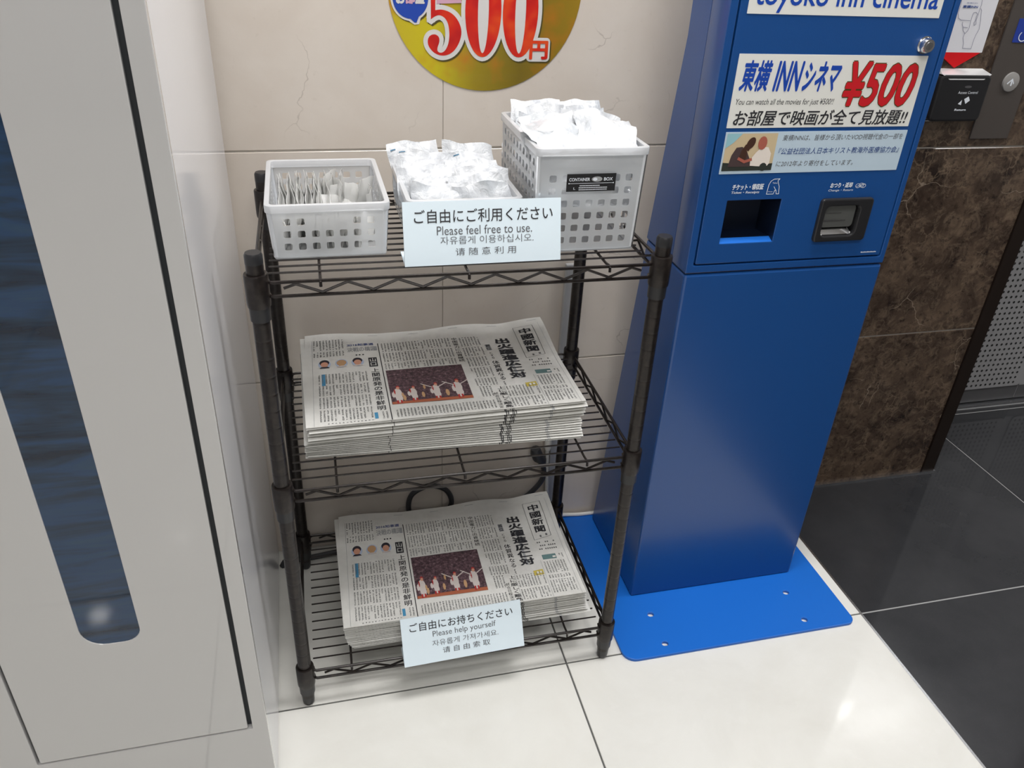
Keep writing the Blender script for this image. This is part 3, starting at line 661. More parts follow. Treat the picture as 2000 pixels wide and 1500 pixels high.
# ---- white packets
def packet_mesh(seed, w_, h_, t_, mats, marks=(), nx=14, nz=12, crump=1.0):
    r = random.Random(seed); ph = [r.uniform(0, 6.28) for _ in range(8)]
    def P(u, v, s_):
        e = min(u, 1-u, v*1.0, 1-v)/.5; bul = (1-(1-sm(e*1.6))**2)*t_*.5
        x = (u-.5)*w_+crump*.002*math.sin(v*9+ph[0]); z = v*h_+crump*.0025*math.sin(u*8+ph[1])
        wob = crump*(.0035*math.sin(u*6+ph[2])*v*v+.0016*math.sin(u*17+v*9+ph[3])+.0012*math.sin(v*21-u*8+ph[4])+.006*(v**3)*math.sin(u*3+ph[5]))
        return (x, wob-s_*bul*(1+.35*math.sin(u*13+ph[6])*math.sin(v*11+ph[7])), z)
    q = MB(); q.grid(0, 0, 1, 1, nx, nz, lambda u, v: P(u, v, 1), 0); q.grid(0, 0, 1, 1, nx, nz, lambda u, v: (P(u, v, -1)[0], P(u, v, -1)[1]+.0004, P(u, v, -1)[2]), 0)
    k = nx*nz; q.f[k:] = [f[::-1] for f in q.f[k:]]; q.v = list(q.v); nn = (nx+1)*(nz+1)
    bd = [i for i in range(nx+1)]+[j*(nx+1)+nx for j in range(1, nz+1)]+[nz*(nx+1)+i for i in range(nx-1, -1, -1)]+[j*(nx+1) for j in range(nz-1, 0, -1)]
    for a, c_ in zip(bd, bd[1:]+bd[:1]): q.f.append([a, a+nn, c_+nn, c_]); q.mi.append(0)
    for (u0, v0, u1, v1) in marks:
        q.grid(u0, v0, u1, v1, 3, 1, lambda u, v: (P(u, v, 1)[0], P(u, v, 1)[1]-.0004, P(u, v, 1)[2]), 1)
    me = q.mesh('wrapped_packet', mats, True); return me
PM = [M['packet'], M['blue_mark']]
def put(name, me, x, y, z, lean, yaw_, roll_, label, cat, group):
    o = link(name, me); o.location = (x, y, z); o.rotation_euler = Euler((-math.radians(lean), math.radians(roll_), math.radians(yaw_)), 'XYZ'); tag(o, label, cat, group); return o
# middle basket, from the back to the front; (x, y of the top edge, z of the top edge, lean back, height)
def top_put(me, h_, xt, yt, zt, lean, yaw_, roll_, label, group):
    a = math.radians(lean); return put('wrapped_packet', me, xt, yt-h_*math.sin(a), zt-h_*math.cos(a), -lean if False else lean, yaw_, roll_, label, 'packet', group)
gm = 'white wrapped packets in the middle basket'
rowsM = [(.372, -.135, .8555, 34, 3, -4, [(.07, .86, .17, .88)], .086, 'rearmost white packet at left in the middle basket, with a blue mark'),
         (.438, -.138, .8535, 30, -5, 3, [], .086, 'rearmost white packet at right in the middle basket'),
         (.3735, -.163, .8490, 36, 0, 2, [(.04, .93, .16, .95)], .080, 'second white packet from the back, left, with blue edge mark'),
         (.4400, -.168, .8480, 34, 4, -2, [(.25, .93, .36, .95)], .080, 'second white packet from the back, right, with a blue mark'),
         (.3760, -.192, .8460, 38, -3, 1, [], .086, 'third white packet from the back, left side of the middle basket'),
         (.4440, -.196, .8455, 36, 3, -2, [(.12, .86, .25, .875)], .086, 'third white packet from the back, right side, with a blue mark'),
         (.3740, -.222, .8445, 38, 4, -4, [], .086, 'fourth white packet from the back, left side of the middle basket'),
         (.4410, -.226, .8450, 37, -4, 3, [], .086, 'fourth white packet from the back, right side of the middle basket'),
         (.3720, -.252, .8430, 34, -6, 8, [(.6, .80, .8, .82)], .084, 'crumpled white packet near the front left of the middle basket'),
         (.4380, -.258, .8435, 34, 3, -5, [(.05, .9, .2, .915)], .084, 'smooth white packet near the front right of the middle basket'),
         (.3760, -.282, .8390, 22, 4, 5, [], .077, 'frontmost white packet at left, just behind the upper sign'),
         (.4400, -.284, .8395, 22, -3, -6, [], .077, 'frontmost white packet at right, just behind the upper sign')]
for i, (x, y, z, ln, yw, rl, mk, h_, lab) in enumerate(rowsM):
    ln = min(ln, math.degrees(math.asin(min(.99, max(.05, (y+.312)/h_))))) if y < -.26 else ln
    top_put(packet_mesh(40+i, .074, h_, .0075, PM, mk, crump=.9), h_, x, y, z, ln, yw, rl, lab, gm)
gr = 'white wrapped packets in the tall basket'
places = ['rearmost', 'second from the back', 'third from the back', 'fourth from the back', 'fifth from the back', 'sixth from the back', 'frontmost']
for i in range(7):
    y = -.158-.0218*i; z = .9150-.0018*i+(.002 if i == 0 else 0)
    for s_ in (-1, 1):
        ln = min(36, math.degrees(math.asin(min(.9, max(.04, (y+.333)/.10)))))
        rnd = random.Random(i*2+s_)
        top_put(packet_mesh(70+i*2+(s_ > 0), .070, .098, .0075, PM, [(.2, .9, .26, .91)] if i == 2 and s_ < 0 else [], crump=.9), .098, .5663+s_*.0315+rnd.uniform(-.002, .002), y+rnd.uniform(-.004, .004), z+rnd.uniform(-.003, .002),
                ln, rnd.uniform(-6, 6), rnd.uniform(-6, 6), '%s white packet on the %s side of the tall basket' % (places[i], 'left' if s_ < 0 else 'right'), gr)
# two packets lying slanted over the front of the tall basket
for i, (x, y, z, lean, yw) in enumerate(((.537, -.262, .9020, 68, 14), (.592, -.268, .9010, 66, -8))):
    put('wrapped_packet', packet_mesh(95+i, .078, .075, .008, PM, (), crump=1.1), x, y-.062, z-.012, lean, yw, 0, 'white packet lying flat across the front %s of the tall basket' % ('left' if i == 0 else 'right'), 'packet', gr)
# small sachets in the left basket
gl = 'small clear sachets in the left basket'; ORD2 = ['first']+ORD[1:]
smesh = [packet_mesh(120+i, .048, .062, .0050, [M['sachet'], M['blue_mark']], (), 8, 8, .5) for i in range(3)]
for i in range(17):
    rnd = random.Random(200+i)
    o = put('small_sachet', smesh[i % 3], .1780+i*.0037, -.215+rnd.uniform(-.006, .006), ZB+.010, 0, 90+rnd.uniform(-4, 4), 0, '%s thin sachet from the left in the dense upright row' % ORD2[i], 'sachet', gl)
    o.rotation_euler = Euler((rnd.uniform(-.05, .05), -.62+rnd.uniform(-.12, .12), math.radians(90+rnd.uniform(-4, 4))), 'XYZ'); o.scale = (1.6, 1, 1)
for i in range(12):
    rnd = random.Random(300+i)
    o = put('small_sachet', smesh[i % 3], .1830+i*.0085, -.282+rnd.uniform(-.006, .006), ZB+.004, 0, 80, 0, '%s small sachet from the left in the front row of the left basket' % ORD2[i], 'sachet', gl)
    o.rotation_euler = Euler((rnd.uniform(-.1, .1), rnd.uniform(-.1, .1), math.radians(85+rnd.uniform(-10, 10))), 'XYZ'); o.scale = (1.1, 1, .75)
spots = [(.240, -.215, 12, 70, 1.15, 'tall clear sachet with a pointed top in the left basket'), (.2455, -.205, -8, 84, 1.1, 'clear sachet beside the pointed one in the left basket'), (.2530, -.225, 5, 95, 1.05, 'clear sachet standing at the middle of the left basket'), (.2590, -.210, 10, 88, 1.12, 'clear sachet with a square top in the left basket'),
         (.2680, -.235, 38, 40, 1.0, 'white-edged sachet leaning to the right in the left basket'), (.2790, -.225, 44, 30, .95, 'sachet leaning beside the white-edged one'), (.2860, -.200, 25, 60, .95, 'sachet near the right wall of the left basket'), (.2950, -.230, -10, 80, .9, 'rightmost clear sachet in the left basket'),
         (.2500, -.270, 60, 20, .9, 'sachet lying aslant at the front of the left basket'), (.2760, -.280, 70, 10, .8, 'sachet lying flat at the front right of the left basket')]
for i, (x, y, tl, yw, s_, lab) in enumerate(spots):
    o = put('small_sachet', smesh[i % 3], x, y, ZB+.005+(.004 if tl > 50 else 0), 0, 0, 0, lab, 'sachet', gl); o.rotation_euler = Euler((-math.radians(tl)*.6 if i in (4, 5, 8, 9) else math.radians(tl)*.2, math.radians(tl)*.25, math.radians(yw)), 'XYZ'); o.scale = (s_, 1, s_)

# ================================================================ signs
def sign(label, lines, bl_, rotz, roll_, depth, hgt, lean_y, foot):
    o = empty('table_sign', bl_, label, 'sign', rot=(0, roll_, rotz)); W_ = .2015; th = .0022
    ly = lean_y; n = Vector((0, hgt, -ly)).normalized()
    q = MB()
    p0, p1 = Vector((0, 0, 0)), Vector((0, ly, hgt)); nf = Vector((0, -hgt, ly)).normalized()*th/2
    prof = [p0+nf, p1+nf, p1-nf, Vector((0, .0035, th)), Vector((0, foot, th)), Vector((0, foot, 0)), Vector((0, .001, 0))]
    k = len(prof); vs = [(0, p.y, p.z) for p in prof]+[(W_, p.y, p.z) for p in prof]
    fs = [(i, (i+1) % k, k+(i+1) % k, k+i) for i in range(k)]+[tuple(range(k))[::-1], tuple(range(k, 2*k))]
    q.add(vs, fs); q.build('card', M['card'], o)
    mp = lambda a, c_: (a*W_, (p0+nf).y+ly*c_+nf.normalized().y*.0004, (p0+nf).z+hgt*c_+nf.normalized().z*.0004)
    q = MB()
    for (s_, x0, z0, x1, z1, bd, mi) in lines: q.text(s_, x0, z0, x1, z1, mp, mi, bd)
    q.build('lettering', [M['ink'], M['ink_soft']], o)
    return o
sign('white table sign reading please feel free to use, on the top shelf', [('ご自由にご利用ください', .068, .665, .945, .875, .004, 0), ('Please feel free to use.', .205, .475, .810, .615, -.004, 1), ('자유롭게 이용하십시오.', .225, .325, .820, .450, -.006, 1), ('请 随 意 利 用', .318, .145, .705, .265, -.002, 1)],
     (.3240, -.3605, ZB+.0002), -.004, 0, 0, .0765, .0185, .046)
sign('white table sign reading please help yourself, on the bottom shelf', [('ご自由にお持ちください', .068, .700, .925, .885, .004, 0), ('Please help yourself', .250, .500, .775, .655, -.004, 1), ('자유롭게 가져가세요.', .240, .335, .790, .460, -.006, 1), ('请 自 由 索 取', .320, .160, .715, .285, -.002, 1)],
     (.3035, -.4045, D3+.0003), .016, -.014, 0, .0690, .0385, .040)

# ================================================================ kiosk
KX0, KX1, KY = .7600, 1.1063, -.2602
kc = ((KX0+KX1)/2, -.15, 0)
kio = empty('ticket_kiosk', kc, 'tall bright blue ticket vending kiosk on a floor plate', 'kiosk')
KL = lambda q: [(x-kc[0], y-kc[1], z-kc[2]) for x, y, z in q]
holes = [circ(.7810, -.3115, .0062, .0052, 14), circ(.7803, -.3830, .0062, .0052, 14), circ(1.0700, -.3100, .0062, .0052, 14), circ(1.0680, -.3815, .0062, .0052, 14)]
V, F = plate([rr(.6953, -.4069, 1.1644, -.006, .016, 6, [.016, .004, .004, .024])]+holes, .006, .0008); b = MB(); b.add(KL([(a, c_, d_+.003) for a, c_, d_ in V]), F); b.build('base_plate', M['blue_plate'], kio, True)
yb = lambda z: -.0215-.1235*min(z, 1.0)-(.004 if z > 1.0 else 0)
def wedge(z0, z1, yf, x0, x1):
    q = MB(); q.add([(x0, yf, z0), (x1, yf, z0), (x1, yb(z0), z0), (x0, yb(z0), z0), (x0, yf, z1), (x1, yf, z1), (x1, yb(z1), z1), (x0, yb(z1), z1)], [(0, 3, 2, 1), (4, 5, 6, 7), (0, 1, 5, 4), (1, 2, 6, 5), (2, 3, 7, 6), (3, 0, 4, 7)]); q.v = KL(q.v); return q
wedge(.006, .6812, KY, KX0, KX1).build('lower_body', M['blue'], kio, bevel=.004)
wedge(.6812, .6836, KY+.003, KX0+.002, KX1-.002).build('seam', M['blue_dark'], kio)
q = wedge(.6836, 1.004, KY+.052, KX0, KX1); q2 = wedge(1.004, 1.55, KY+.052, KX0, KX1); q.add(q2.v, q2.f); q.build('upper_body', M['blue'], kio)
V, F = plate([rr(KX0, .6836, KX1, 1.55, .001), rr(.7718, .6952, 1.0975, 1.50, .002)], .052, .0012); b = MB(); b.add(KL(front(V, KY, .052)), F); b.build('door_frame', M['blue'], kio, True)
SL = (.8080, .7290, .8965, .7957); CR = (.9633, .7262, 1.0537, .7945)
V, F = plate([rr(.7742, .6978, 1.0948, 1.495, .002), rr(*SL, .001), rr(CR[0]+.003, CR[1]+.003, CR[2]-.003, CR[3]-.003, .004)], .012, .001)
b = MB(); b.add(KL(front(V, KY-.0003, .012)), F); door = b.build('door', M['blue'], kio, True)
b = MB(); b.box(.7719, KY+.013, .6953, 1.0974, KY+.0135, 1.4999)
# opening for the recesses cut out of the dark backing
b = MB(); b.add(KL(front(plate([rr(.7719, .6953, 1.0974, 1.4999, .001), rr(SL[0]-.001, SL[1]-.001, SL[2]+.001, SL[3]+.001), rr(CR[0], CR[1], CR[2], CR[3])], .001)[0], KY+.0125, .001)), plate([rr(.7719, .6953, 1.0974, 1.4999, .001), rr(SL[0]-.001, SL[1]-.001, SL[2]+.001, SL[3]+.001), rr(CR[0], CR[1], CR[2], CR[3])], .001)[1]); b.build('door_gap', M['blue_dark'], kio)
def recess(x0, z0, x1, z1, y0, y1, lip, m1, m2, name):
    q = MB(); ya, yz = KY+y0, KY+y1
    q.add(KL([(x0, ya, z0), (x1, ya, z0), (x1, ya, z1), (x0, ya, z1), (x0+.004, yz, z0+lip), (x1-.004, yz, z0+lip), (x1-.004, yz, z1), (x0+.004, yz, z1)]), [(4, 5, 6, 7), (3, 7, 6, 2), (0, 4, 7, 3), (5, 1, 2, 6)], 0)
    q.add(KL([(x0, ya, z0), (x1, ya, z0), (x1, ya+.010, z0+.005), (x0, ya+.010, z0+.005), (x1-.004, yz, z0+lip), (x0+.004, yz, z0+lip)]), [(0, 1, 2, 3)], 1)
    q.add(KL([(x1, ya+.010, z0+.005), (x0, ya+.010, z0+.005), (x0+.004, yz, z0+lip), (x1-.004, yz, z0+lip)]), [(0, 3, 2, 1)], 0)
    return q.build(name, [m1, m2], kio)
recess(SL[0], SL[1], SL[2], SL[3], .001, .048, .004, M['chute'], M['blue_plate'], 'ticket_slot')
# coin return: black frame, chute and flap
V, F = plate([rr(*CR, .006), rr(CR[0]+.0105, CR[1]+.0095, CR[2]-.0215, CR[3]-.0115, .008)], .009, .0025); b = MB(); b.add(KL(front(V, KY-.006, .009)), F); cr = b.build('coin_return', M['plastic'], kio, True)
cr['label'] = 'black framed coin return cup'
x0, z0, x1, z1 = CR[0]+.0105, CR[1]+.0095, CR[2]-.0215, CR[3]-.0115
b = MB(); b.add(KL([(x0, KY, z0), (x1, KY, z0), (x1, KY, z1), (x0, KY, z1), (x0, KY+.035, z0+.012), (x1, KY+.035, z0+.012), (x1, KY+.035, z1), (x0, KY+.035, z1)]), [(4, 5, 6, 7), (3, 7, 6, 2), (0, 4, 7, 3), (5, 1, 2, 6), (0, 1, 5, 4)]); b.build('cup', M['plastic'], cr)
V, F = plate([rr(x0+.001, z0+.011, x1-.001, z1-.001, .006)], .002, .0005); b = MB(); b.add(KL(front(V, KY+.003, .002)), F); b.build('flap', M['smoke'], cr, True)
b = MB(); b.box(x0+.004, KY+.0015, z0+.022, x1-.016, KY+.0028, z0+.0232); b.box(x0+.004, KY+.0015, z0+.034, x1-.026, KY+.0028, z0+.0348); b.v = KL(b.v); b.build('flap_ridge', M['chrome'], cr)
b = MB(); b.add(KL([(x0+.001, KY-.001, z0+.001), (x1-.001, KY-.001, z0+.001), (x1-.006, KY+.008, z0+.010), (x0+.003, KY+.008, z0+.010)]), [(0, 1, 2, 3)]); b.build('tray_lip', M['chrome'], cr)
# lock
b = MB()
def ydisc(q, cx, cz, prof, n=20, mi=0):                      # turned about the y axis; prof (y, r) from the front
    vs = []; fs = []
    for y, r in prof:
        for j in range(n): t = 2*math.pi*j/n; vs.append((cx+r*math.cos(t), y, cz+r*math.sin(t)))
    for i in range(len(prof)-1):
        for j in range(n): j2 = (j+1) % n; fs.append((i*n+j, i*n+j2, (i+1)*n+j2, (i+1)*n+j))
    fs.append(tuple(range(n))[::-1]); q.add(vs, fs, mi)
ydisc(b, 1.0665, 1.011, [(KY-.011, .0060), (KY-.011, .0085), (KY-.008, .0098), (KY-.003, .0100), (KY-.002, .0118), (KY, .0118)]); b.v = KL(b.v); lock = b.build('lock', M['chrome'], kio, True)
b = MB(); ydisc(b, 1.0665, 1.011, [(KY-.0118, .0052), (KY-.011, .0056)], 16); b.box(1.0655, KY-.0122, 1.0075, 1.0675, KY-.0117, 1.0145); b.v = KL(b.v); b.build('key_slot', M['steel_dk'], lock)
# printed sheets
def sheet(x0, z0, x1, z1, m_, name, lab=None):
    V, F = plate([rr(x0, z0, x1, z1, .0005, 2)], .0006); q = MB(); q.add(KL(front(V, KY-.0009, .0006)), F); o = q.build(name, m_, kio)
    if lab: o['label'] = lab
    return o
K0 = lambda a, c_: (a-kc[0], KY-.0011-kc[1], c_); K1 = lambda a, c_: (a-kc[0], KY-.0013-kc[1], c_); KD = lambda a, c_: (a-kc[0], KY-.0006-kc[1], c_)
s = sheet(.7850, 1.0455, 1.0770, 1.105, M['white_print'], 'title_sheet', 'white title sheet with blue lettering'); q = MB(); q.text('toyoko inn cinema', .7935, 1.0475, 1.0690, 1.0850, K0, 0, .014); q.build('lettering', M['print_blue'], s)
s = sheet(.7850, .9000, 1.0783, .9968, M['white_print'], 'price_sheet', 'white price sheet with red and blue lettering'); q = MB()
q.text('東横', .7930, .9500, .8370, .9880, K0, 0, .03, .22); q.text('INN', .8440, .9505, .8850, .9870, K0, 0, .03, .22); q.text('シネマ', .8890, .9500, .9440, .9870, K0, 0, .035, .22)
q.text('¥500', .9560, .9300, 1.0680, .9870, K0, 2, .040, .22); q.text('¥500', .9560, .9300, 1.0680, .9870, K1, 1, .022, .22)
q.text('You can watch all the movies for just ¥500!!', .7920, .9290, .9440, .9395, K0, 3, .0, .2)
q.text('お部屋で映画が全て見放題!!', .7935, .9030, 1.0715, .9240, K0, 3, .018, .15)
q.build('lettering', [M['print_blue'], M['print_red'], M['shade'], M['ink']], s)
s = sheet(.7860, .8355, 1.0797, .8945, M['bluewhite'], 'donation_sheet', 'pale blue donation notice with a small photo'); q = MB()
q.text('東横INNは、皆様から頂いたVOD視聴代金の一部を', .8760, .8815, 1.0745, .8900, K0, 0, .0, .15); q.text('『公益社団法人日本キリスト教海外医療協力会』', .8735, .8620, 1.0740, .8712, K0, 1, .004, .15); q.text('に2012年より寄付をしています。', .8740, .8445, 1.0010, .8530, K0, 0, .0, .15)
q.build('lettering', [M['ink_soft'], M['print_navy']], s)
q = MB(); q.rect(.7885, .8400, .8675, .8925, K0, 1); q.poly([(.7885, .8925), (.812, .8925), (.800, .880), (.7885, .872)], K1, 0); q.poly([(.7885, .8400), (.8675, .8400), (.8675, .850), (.842, .848), (.7885, .852)], K1, 6)
K2 = lambda a, c_: (a-kc[0], KY-.0015-kc[1], c_); K3 = lambda a, c_: (a-kc[0], KY-.0017-kc[1], c_)
q.poly([(.797, .846), (.800, .862), (.806, .873), (.815, .874), (.823, .868), (.829, .858), (.838, .853), (.834, .846)], K2, 2); q.ell(.8275, .8790, .0060, .0090, K2, 3, 14, -.5); q.line([(.820, .874), (.825, .871)], .006, K2, 3)
q.ell(.8185, .8620, .0055, .0105, K3, 3, 12); q.line([(.812, .8575), (.822, .853), (.832, .856)], .004, K3, 4)
q.poly([(.832, .847), (.831, .856), (.838, .866), (.846, .8735), (.856, .873), (.862, .864), (.862, .850), (.858, .845)], K2, 5); q.ell(.8455, .8790, .0070, .0095, K3, 4, 14); q.ell(.853, .8450, .006, .006, K3, 6, 10)
q.build('printed_photo', [M['ph_sky'], M['ph_sand'], M['ph_dark'], M['ph_skin'], M['ph_red'], M['ph_shirt'], M['ph_green']], s)
# white lettering straight on the door
q = MB(); q.text('チケット・領収証', .8120, .8115, .8620, .8200, KD, 0, .03, .1); q.text('Ticket・Receipts', .8115, .8050, .8565, .8095, KD, 0, .01, .1); q.build('ticket_lettering', M['white_ink'], door); q = MB()
q.text('おつり・返却', .9735, .8105, 1.0110, .8180, KD, 0, .03, .1); q.text('Change・Return', .9720, .8040, 1.0140, .8082, KD, 0, .0, .1)
q.build('coin_lettering', M['white_ink'], door); q = MB(); q.line([(.8690, .8040), (.8700, .8180), (.8725, .8235), (.8770, .8262), (.8860, .8265), (.8835, .8235), (.8850, .8200), (.8875, .8150), (.8890, .8040), (.8850, .8040), (.8835, .8095), (.8815, .8095), (.8800, .8040), (.8690, .8040)], .0008, KD)
q.line([(.8790, .8150), (.8820, .8110), (.8835, .8095)], .0007, KD); q.text('Ticket', .8755, .8195, .8835, .8215, KD); q.text('Receipt', .8715, .8065, .8785, .8083, KD)
q.build('ticket_symbol', M['white_ink'], door); q = MB()
for cx in (1.0210, 1.0265, 1.0300):
    t = [(cx+.0042*math.cos(a*.5236), .8125+.0030*math.sin(a*.5236)+(.001 if cx == 1.0265 else 0)) for a in range(13)]; q.line(t, .0006, KD)
q.line([(1.018, .8115), (1.032, .8145)], .0006, KD)
q.build('coin_symbol', M['white_ink'], door); q = MB()
for i in range(14): q.rect(1.0590+i*.0020, .7033, 1.0604+i*.0020, .7048 if i % 3 else .7052, KD)
q.build('fine_print', M['white_ink'], door)

# ================================================================ things on the walls
W0 = lambda y: (lambda a, c_: (a, y, c_))
def wallplate(loops, y, th, m_, name, parent=None, bevel=0.0, smooth=True):
    V, F = plate(loops, th, bevel); q = MB(); q.add(front(V, y-th, th), F); return q.build(name, m_, parent, smooth)
st = wallplate([circ(.4972, 1.0462, .1476, n=72)], 0, .001, M['gold'], 'wall_sticker'); tag(st, 'round gold wall sticker with a red 500 yen price', 'sticker')
q = MB(); Y1, Y2, Y3, Y4 = W0(-.0013), W0(-.0016), W0(-.0019), W0(-.0022)
five = [(.4129, 1.032), (.4129, 1.0004), (.4187, 1.0045), (.4252, 1.0066), (.4316, 1.0045), (.4382, .9979), (.4412, .9831), (.44, .968), (.4351, .9573), (.4285, .9534), (.4227, .9556), (.4225, .9610), (.426, .9693), (.4252, .9768), (.4187, .9805), (.4106, .9781), (.4073, .9706), (.4097, .9616), (.4186, .9525), (.4318, .9488), (.4467, .9544), (.4565, .9682), (.4604, .9848), (.4544, .9996), (.4446, 1.0097), (.43, 1.0145), (.4196, 1.0130), (.4196, 1.032)]
for _ in range(3):                                       # round the drawn outline
    nw = []
    for i in range(len(five)):
        a, b_ = five[i], five[(i+1) % len(five)]
        if math.hypot(a[0]-b_[0], a[1]-b_[1]) > .02 or a[1] > 1.03 or b_[1] > 1.03: nw += [a] if not nw or nw[-1] != a else []; nw += [b_]; continue
        nw += [(a[0]*.75+b_[0]*.25, a[1]*.75+b_[1]*.25), (a[0]*.25+b_[0]*.75, a[1]*.25+b_[1]*.75)]
    five = [p for i, p in enumerate(nw) if i == 0 or math.hypot(p[0]-nw[i-1][0], p[1]-nw[i-1][1]) > 1e-5]
def fillp(q, pts, mp, mi, grow=0.0):
    if grow:
        n = len(pts); out = []
        area = sum(pts[i][0]*pts[(i+1) % n][1]-pts[(i+1) % n][0]*pts[i][1] for i in range(n)); sg = 1 if area > 0 else -1
        V, F = [], []
        for i in range(n):
            q.ell(pts[i][0], pts[i][1], grow, grow, mp, mi, 10); a, b_ = pts[i], pts[(i+1) % n]; q.line([a, b_], grow*2, mp, mi)
    V, F = flat([pts]); q.add([mp(v_[0], v_[1]) for v_ in V], F, mi)
for (dx, dz, mp, mi, gw) in ((.0022, -.0022, Y1, 4, .0062), (0, 0, Y2, 1, .0062)):
    fillp(q, [(a+dx, c_+dz) for a, c_ in five], mp, mi, gw)
    for cx in (.4923, .5500): q.ell(cx+dx, 1.0130+dz, .0277+gw, .0645+gw, mp, mi, 48)
    q.poly(rr(.5660+dx-gw*.6, .9450+dz-gw*.4, .5960+dx+gw*.6, .9735+dz+gw*.6, .006, 6), mp, mi)
fillp(q, five, Y3, 2); q.poly([(.4129, 1.030), (.458, 1.034), (.455, 1.058), (.4129, 1.064)], Y3, 2)
q.poly([(.4215, 1.0215), (.4590, 1.0235), (.4580, 1.0275), (.4215, 1.027)], Y3, 5)  # glare stripe on the flag of the five, painted pink
for cx in (.4923, .5500):
    V, F = flat([circ(cx, 1.0130, .0277, .0645, 48), circ(cx, 1.0130, .0083, .0590, 36)]); q.add([Y3(v_[0], v_[1]) for v_ in V], F, 2)
q.text('円', .5680, .9468, .5955, .9720, Y4, 2, .04)
bub = circ(.3830, 1.0290, .0262, .0285, 40); q.ell(.3830+.002, 1.0270, .0292, .0315, Y1, 4, 40); q.ell(.3830, 1.0290, .0292, .0315, Y2, 1, 40); q.poly([(.378, .9990), (.3885, .9925), (.3955, .9935), (.398, 1.003)], Y2, 1)
q.ell(.3830, 1.0290, .0262, .0285, Y3, 3, 40); q.poly([(.379, 1.004), (.3882, .9955), (.3915, .9955), (.396, 1.006)], Y3, 3)
q.text('お', .3625, 1.0215, .3745, 1.0360, Y4, 1, .06); q.text('部', .3760, 1.0215, .3890, 1.0360, Y4, 5, .06); q.text('屋', .3905, 1.0215, .4030, 1.0360, Y4, 1, .06)
# flip faces so that they look at the room is not needed: both sides shade alike
q.build('sticker_print', [M['gold'], M['outline'], M['red_grad'], M['bub'], M['shade'], M['pink']], st)
# notice with the hand drawing
nt_ = empty('wall_notice', (1.355, 0, 1.08), 'white notice with a hand holding a card and a red arrow', 'notice')
NL = lambda q_: [(x-1.355, y, z-1.08) for x, y, z in q_]
V, F = plate([rr(1.307, .9642, 1.403, 1.22, .001, 2)], .003); q = MB(); q.add(NL(front(V, -.003, .003)), F); q.build('sheet', M['white_sheet'], nt_)
V, F = plate([[(1.3095, .9641), (1.3548, .9384), (1.4000, .9641)]], .003); q = MB(); q.add(NL(front(V, -.003, .003)), F); q.build('red_arrow', M['red_sheet'], nt_)
q = MB(); mp = lambda a, c_: (a-1.355, -.0036, c_-1.08)
for ln in ([(1.3688, 1.075), (1.3688, 1.0487), (1.37, 1.0417), (1.3691, 1.0354), (1.3697, 1.0238), (1.3688, 1.0175), (1.3711, 1.0103), (1.3678, 1.0084), (1.366, 1.0129), (1.368, 1.0166), (1.3672, 1.0229), (1.3681, 1.0265), (1.3634, 1.0295), (1.3591, 1.0285), (1.3582, 1.0236), (1.3583, 1.0146), (1.3594, 1.0047), (1.358, .9992), (1.3534, .9946), (1.3531, .9881), (1.3578, .979), (1.3586, .9711), (1.3767, .9704), (1.3766, .9839), (1.3776, .9931), (1.3809, 1.0023), (1.3786, 1.015), (1.375, 1.0266), (1.374, 1.032), (1.3708, 1.0355)],
           [(1.3272, 1.075), (1.3272, 1.0477), (1.328, 1.0372), (1.3277, 1.0275), (1.3314, 1.0195), (1.3378, 1.0165), (1.3566, 1.0159)], [(1.3425, 1.0134), (1.3427, 1.0098), (1.3463, 1.0054), (1.3559, 1.0046)], [(1.3463, 1.0054), (1.3484, 1.0), (1.3537, .9955)]):
    q.line(ln, .0008, mp)
q.build('drawing', M['grey_line'], nt_)
q = MB(); q.text('東横INN', 1.3337, 1.0358, 1.3637, 1.0400, mp, 0, .03); q.text('東横INN', 1.3390, 1.0428, 1.3610, 1.0446, mp, 0); q.build('lettering', M['print_navy'], nt_)
# card reader
rd = empty('card_reader', (1.372, 0, .89), 'black card reader with a chrome top edge on the brown marble', 'card reader'); RL = lambda q_: [(x-1.372, y, z-.89) for x, y, z in q_]
V, F = plate([rr(1.318, .8485, 1.426, .9300, .010, 6)], .022, .004); q = MB(); q.add(RL(front(V, -.022, .022)), F); q.build('housing', M['plastic'], rd, True)
q = MB(); q.add(RL([(1.320, -.020, .9300), (1.424, -.020, .9300), (1.418, 0, .9370), (1.326, 0, .9370), (1.320, 0, .9300), (1.424, 0, .9300), (1.336, -.0225, .9215), (1.408, -.0225, .9215)]), [(0, 1, 2, 3), (0, 3, 4), (1, 5, 2), (6, 7, 1, 0)]); q.build('chrome_top', M['silver'], rd)
V, F = plate([rr(1.316, .8462, 1.428, .8495, .0015)], .006, .001); q = MB(); q.add(RL(front(V, -.010, .006)), F); q.build('base_strip', M['chrome'], rd, True)
q = MB(); mp = lambda a, c_: (a-1.372, -.0224, c_-.89)
q.ell(1.3800, .9095, .0075, .0022, mp, 1, 16); q.text('Access Control', 1.3625, .8975, 1.4040, .9022, mp, 0); q.poly([(1.3795, .8885), (1.3875, .8930), (1.3925, .8860), (1.3850, .8800)], mp, 0); q.poly([(1.3690, .8800), (1.3755, .8870), (1.3765, .8780)], mp, 0); q.text('Return', 1.3660, .8680, 1.3900, .8715, mp, 0, .03)
q.build('lettering', [M['white_ink'], M['steel_dk']], rd)
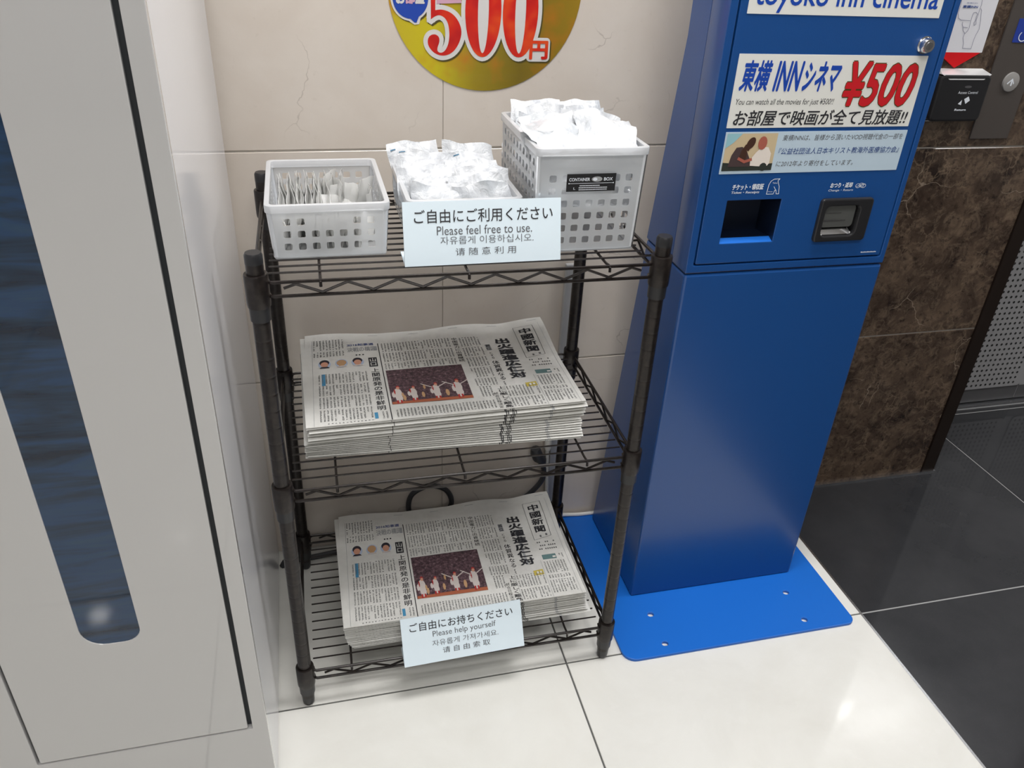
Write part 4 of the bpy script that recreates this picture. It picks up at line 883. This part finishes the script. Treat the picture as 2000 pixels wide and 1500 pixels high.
# elevator call panel
cp_ = empty('call_panel', (1.48, 0, 1.0), 'bronze grey elevator call panel with a round up button', 'panel'); CL = lambda q_: [(x-1.48, y, z-1.0) for x, y, z in q_]
V, F = plate([rr(1.437, .8120, 1.5225, 1.36, .001, 2)], .004, .0005); q = MB(); q.add(CL(front(V, -.004, .004)), F); q.build('plate', M['panel'], cp_, True)
q = MB(); ydisc(q, 1.4845, .915, [(-.0075, .0155), (-.0070, .0168), (-.004, .0172)], 28); q.v = CL(q.v); bt = q.build('button', M['button'], cp_, True)
q = MB(); mp = lambda a, c_: (a-1.48, -.0078, c_-1.0); q.poly([(1.4745, .9130), (1.4765, .9110), (1.4830, .9175), (1.4830, .9085), (1.4862, .9085), (1.4862, .9175), (1.4885, .9110), (1.4905, .9130), (1.4845, .9215)], mp); q.build('arrow', M['white_ink'], bt)
V, F = plate([rr(1.4585, .9822, 1.5010, 1.0215, .001, 2)], .001); q = MB(); q.add(CL(front(V, -.005, .001)), F); ic = q.build('access_sign', M['sign_blue'], cp_); ic['label'] = 'blue wheelchair sign'
q = MB(); mp = lambda a, c_: (a-1.48, -.0054, c_-1.0); t = [(1.4770+.0085*math.cos(math.radians(a)), .9925+.0080*math.sin(math.radians(a))) for a in range(130, 400, 18)]; q.line(t, .0016, mp); q.line([(1.4765, 1.012), (1.4780, .9985), (1.4870, .9985), (1.4905, .9880), (1.4935, .9890)], .0022, mp); q.ell(1.4762, 1.0150, .0023, .0023, mp, 0, 12); q.line([(1.4775, 1.005), (1.485, 1.005)], .0016, mp); q.build('wheelchair_figure', M['white_ink'], ic)

# ================================================================ cables behind the rack
def bez(pts, n=10):
    out = []
    P = [Vector(p) for p in pts]
    for i in range(len(P)-1):
        a, b_, c_, d_ = P[max(i-1, 0)], P[i], P[i+1], P[min(i+2, len(P)-1)]
        for k in range(n):
            t = k/n; out.append(.5*((2*b_)+(-a+c_)*t+(2*a-5*b_+4*c_-d_)*t*t+(-a+3*b_-3*c_+d_)*t**3))
    out.append(P[-1]); return out
q = MB(); q.tube(bez([(.104, -.050, .0065), (.115, -.034, .0065), (.15, -.036, .0065), (.22, -.028, .0065), (.30, -.020, .0065), (.36, -.014, .012), (.41, -.012, .040), (.4480, -.012, .078), (.440, -.012, .118), (.405, -.012, .136), (.368, -.012, .118), (.362, -.014, .075), (.385, -.016, .045), (.43, -.018, .030), (.50, -.018, .038), (.565, -.016, .058), (.610, -.014, .082), (.640, -.012, .115), (.6440, -.012, .145), (.6350, -.014, .168)]), .0055, 8)
c_ = q.build('power_cable', M['cable'], None, True); tag(c_, 'thick dark grey cable looped on the wall behind the bottom shelf', 'cable')
q = MB(); q.tube([(.641, -.014, .155), (.637, -.015, .172), (.628, -.017, .182), (.622, -.018, .196), (.620, -.018, .206)], [.006, .010, .012, .012, .010], 10); p_ = q.build('plug', M['cable'], c_, True)
q = MB(); q.tube(bez([(.6485, -.010, .205), (.6500, -.010, .16), (.6530, -.010, .11), (.6580, -.012, .060), (.672, -.016, .022), (.700, -.008, .0120), (.735, -.010, .0095), (.775, -.012, .0100), (.85, -.02, .0095)]), .0040, 8)
c2 = q.build('power_cable', M['white_cable'], None, True); tag(c2, 'white cord hanging down the wall and running behind the kiosk', 'cable')
q = MB(); q.lathe(.6485, -.012, [(.195, .0055), (.200, .0075), (.225, .0075), (.232, .006)], 12); q.build('plug', M['white_cable'], c2, True)
q = MB(); q.box(.656, -.010, .0, .678, 0, .60); dct = q.build('cable_duct', M['duct'], None, bevel=.0015); tag(dct, 'pale grey cable duct running up the wall behind the rack', 'duct')
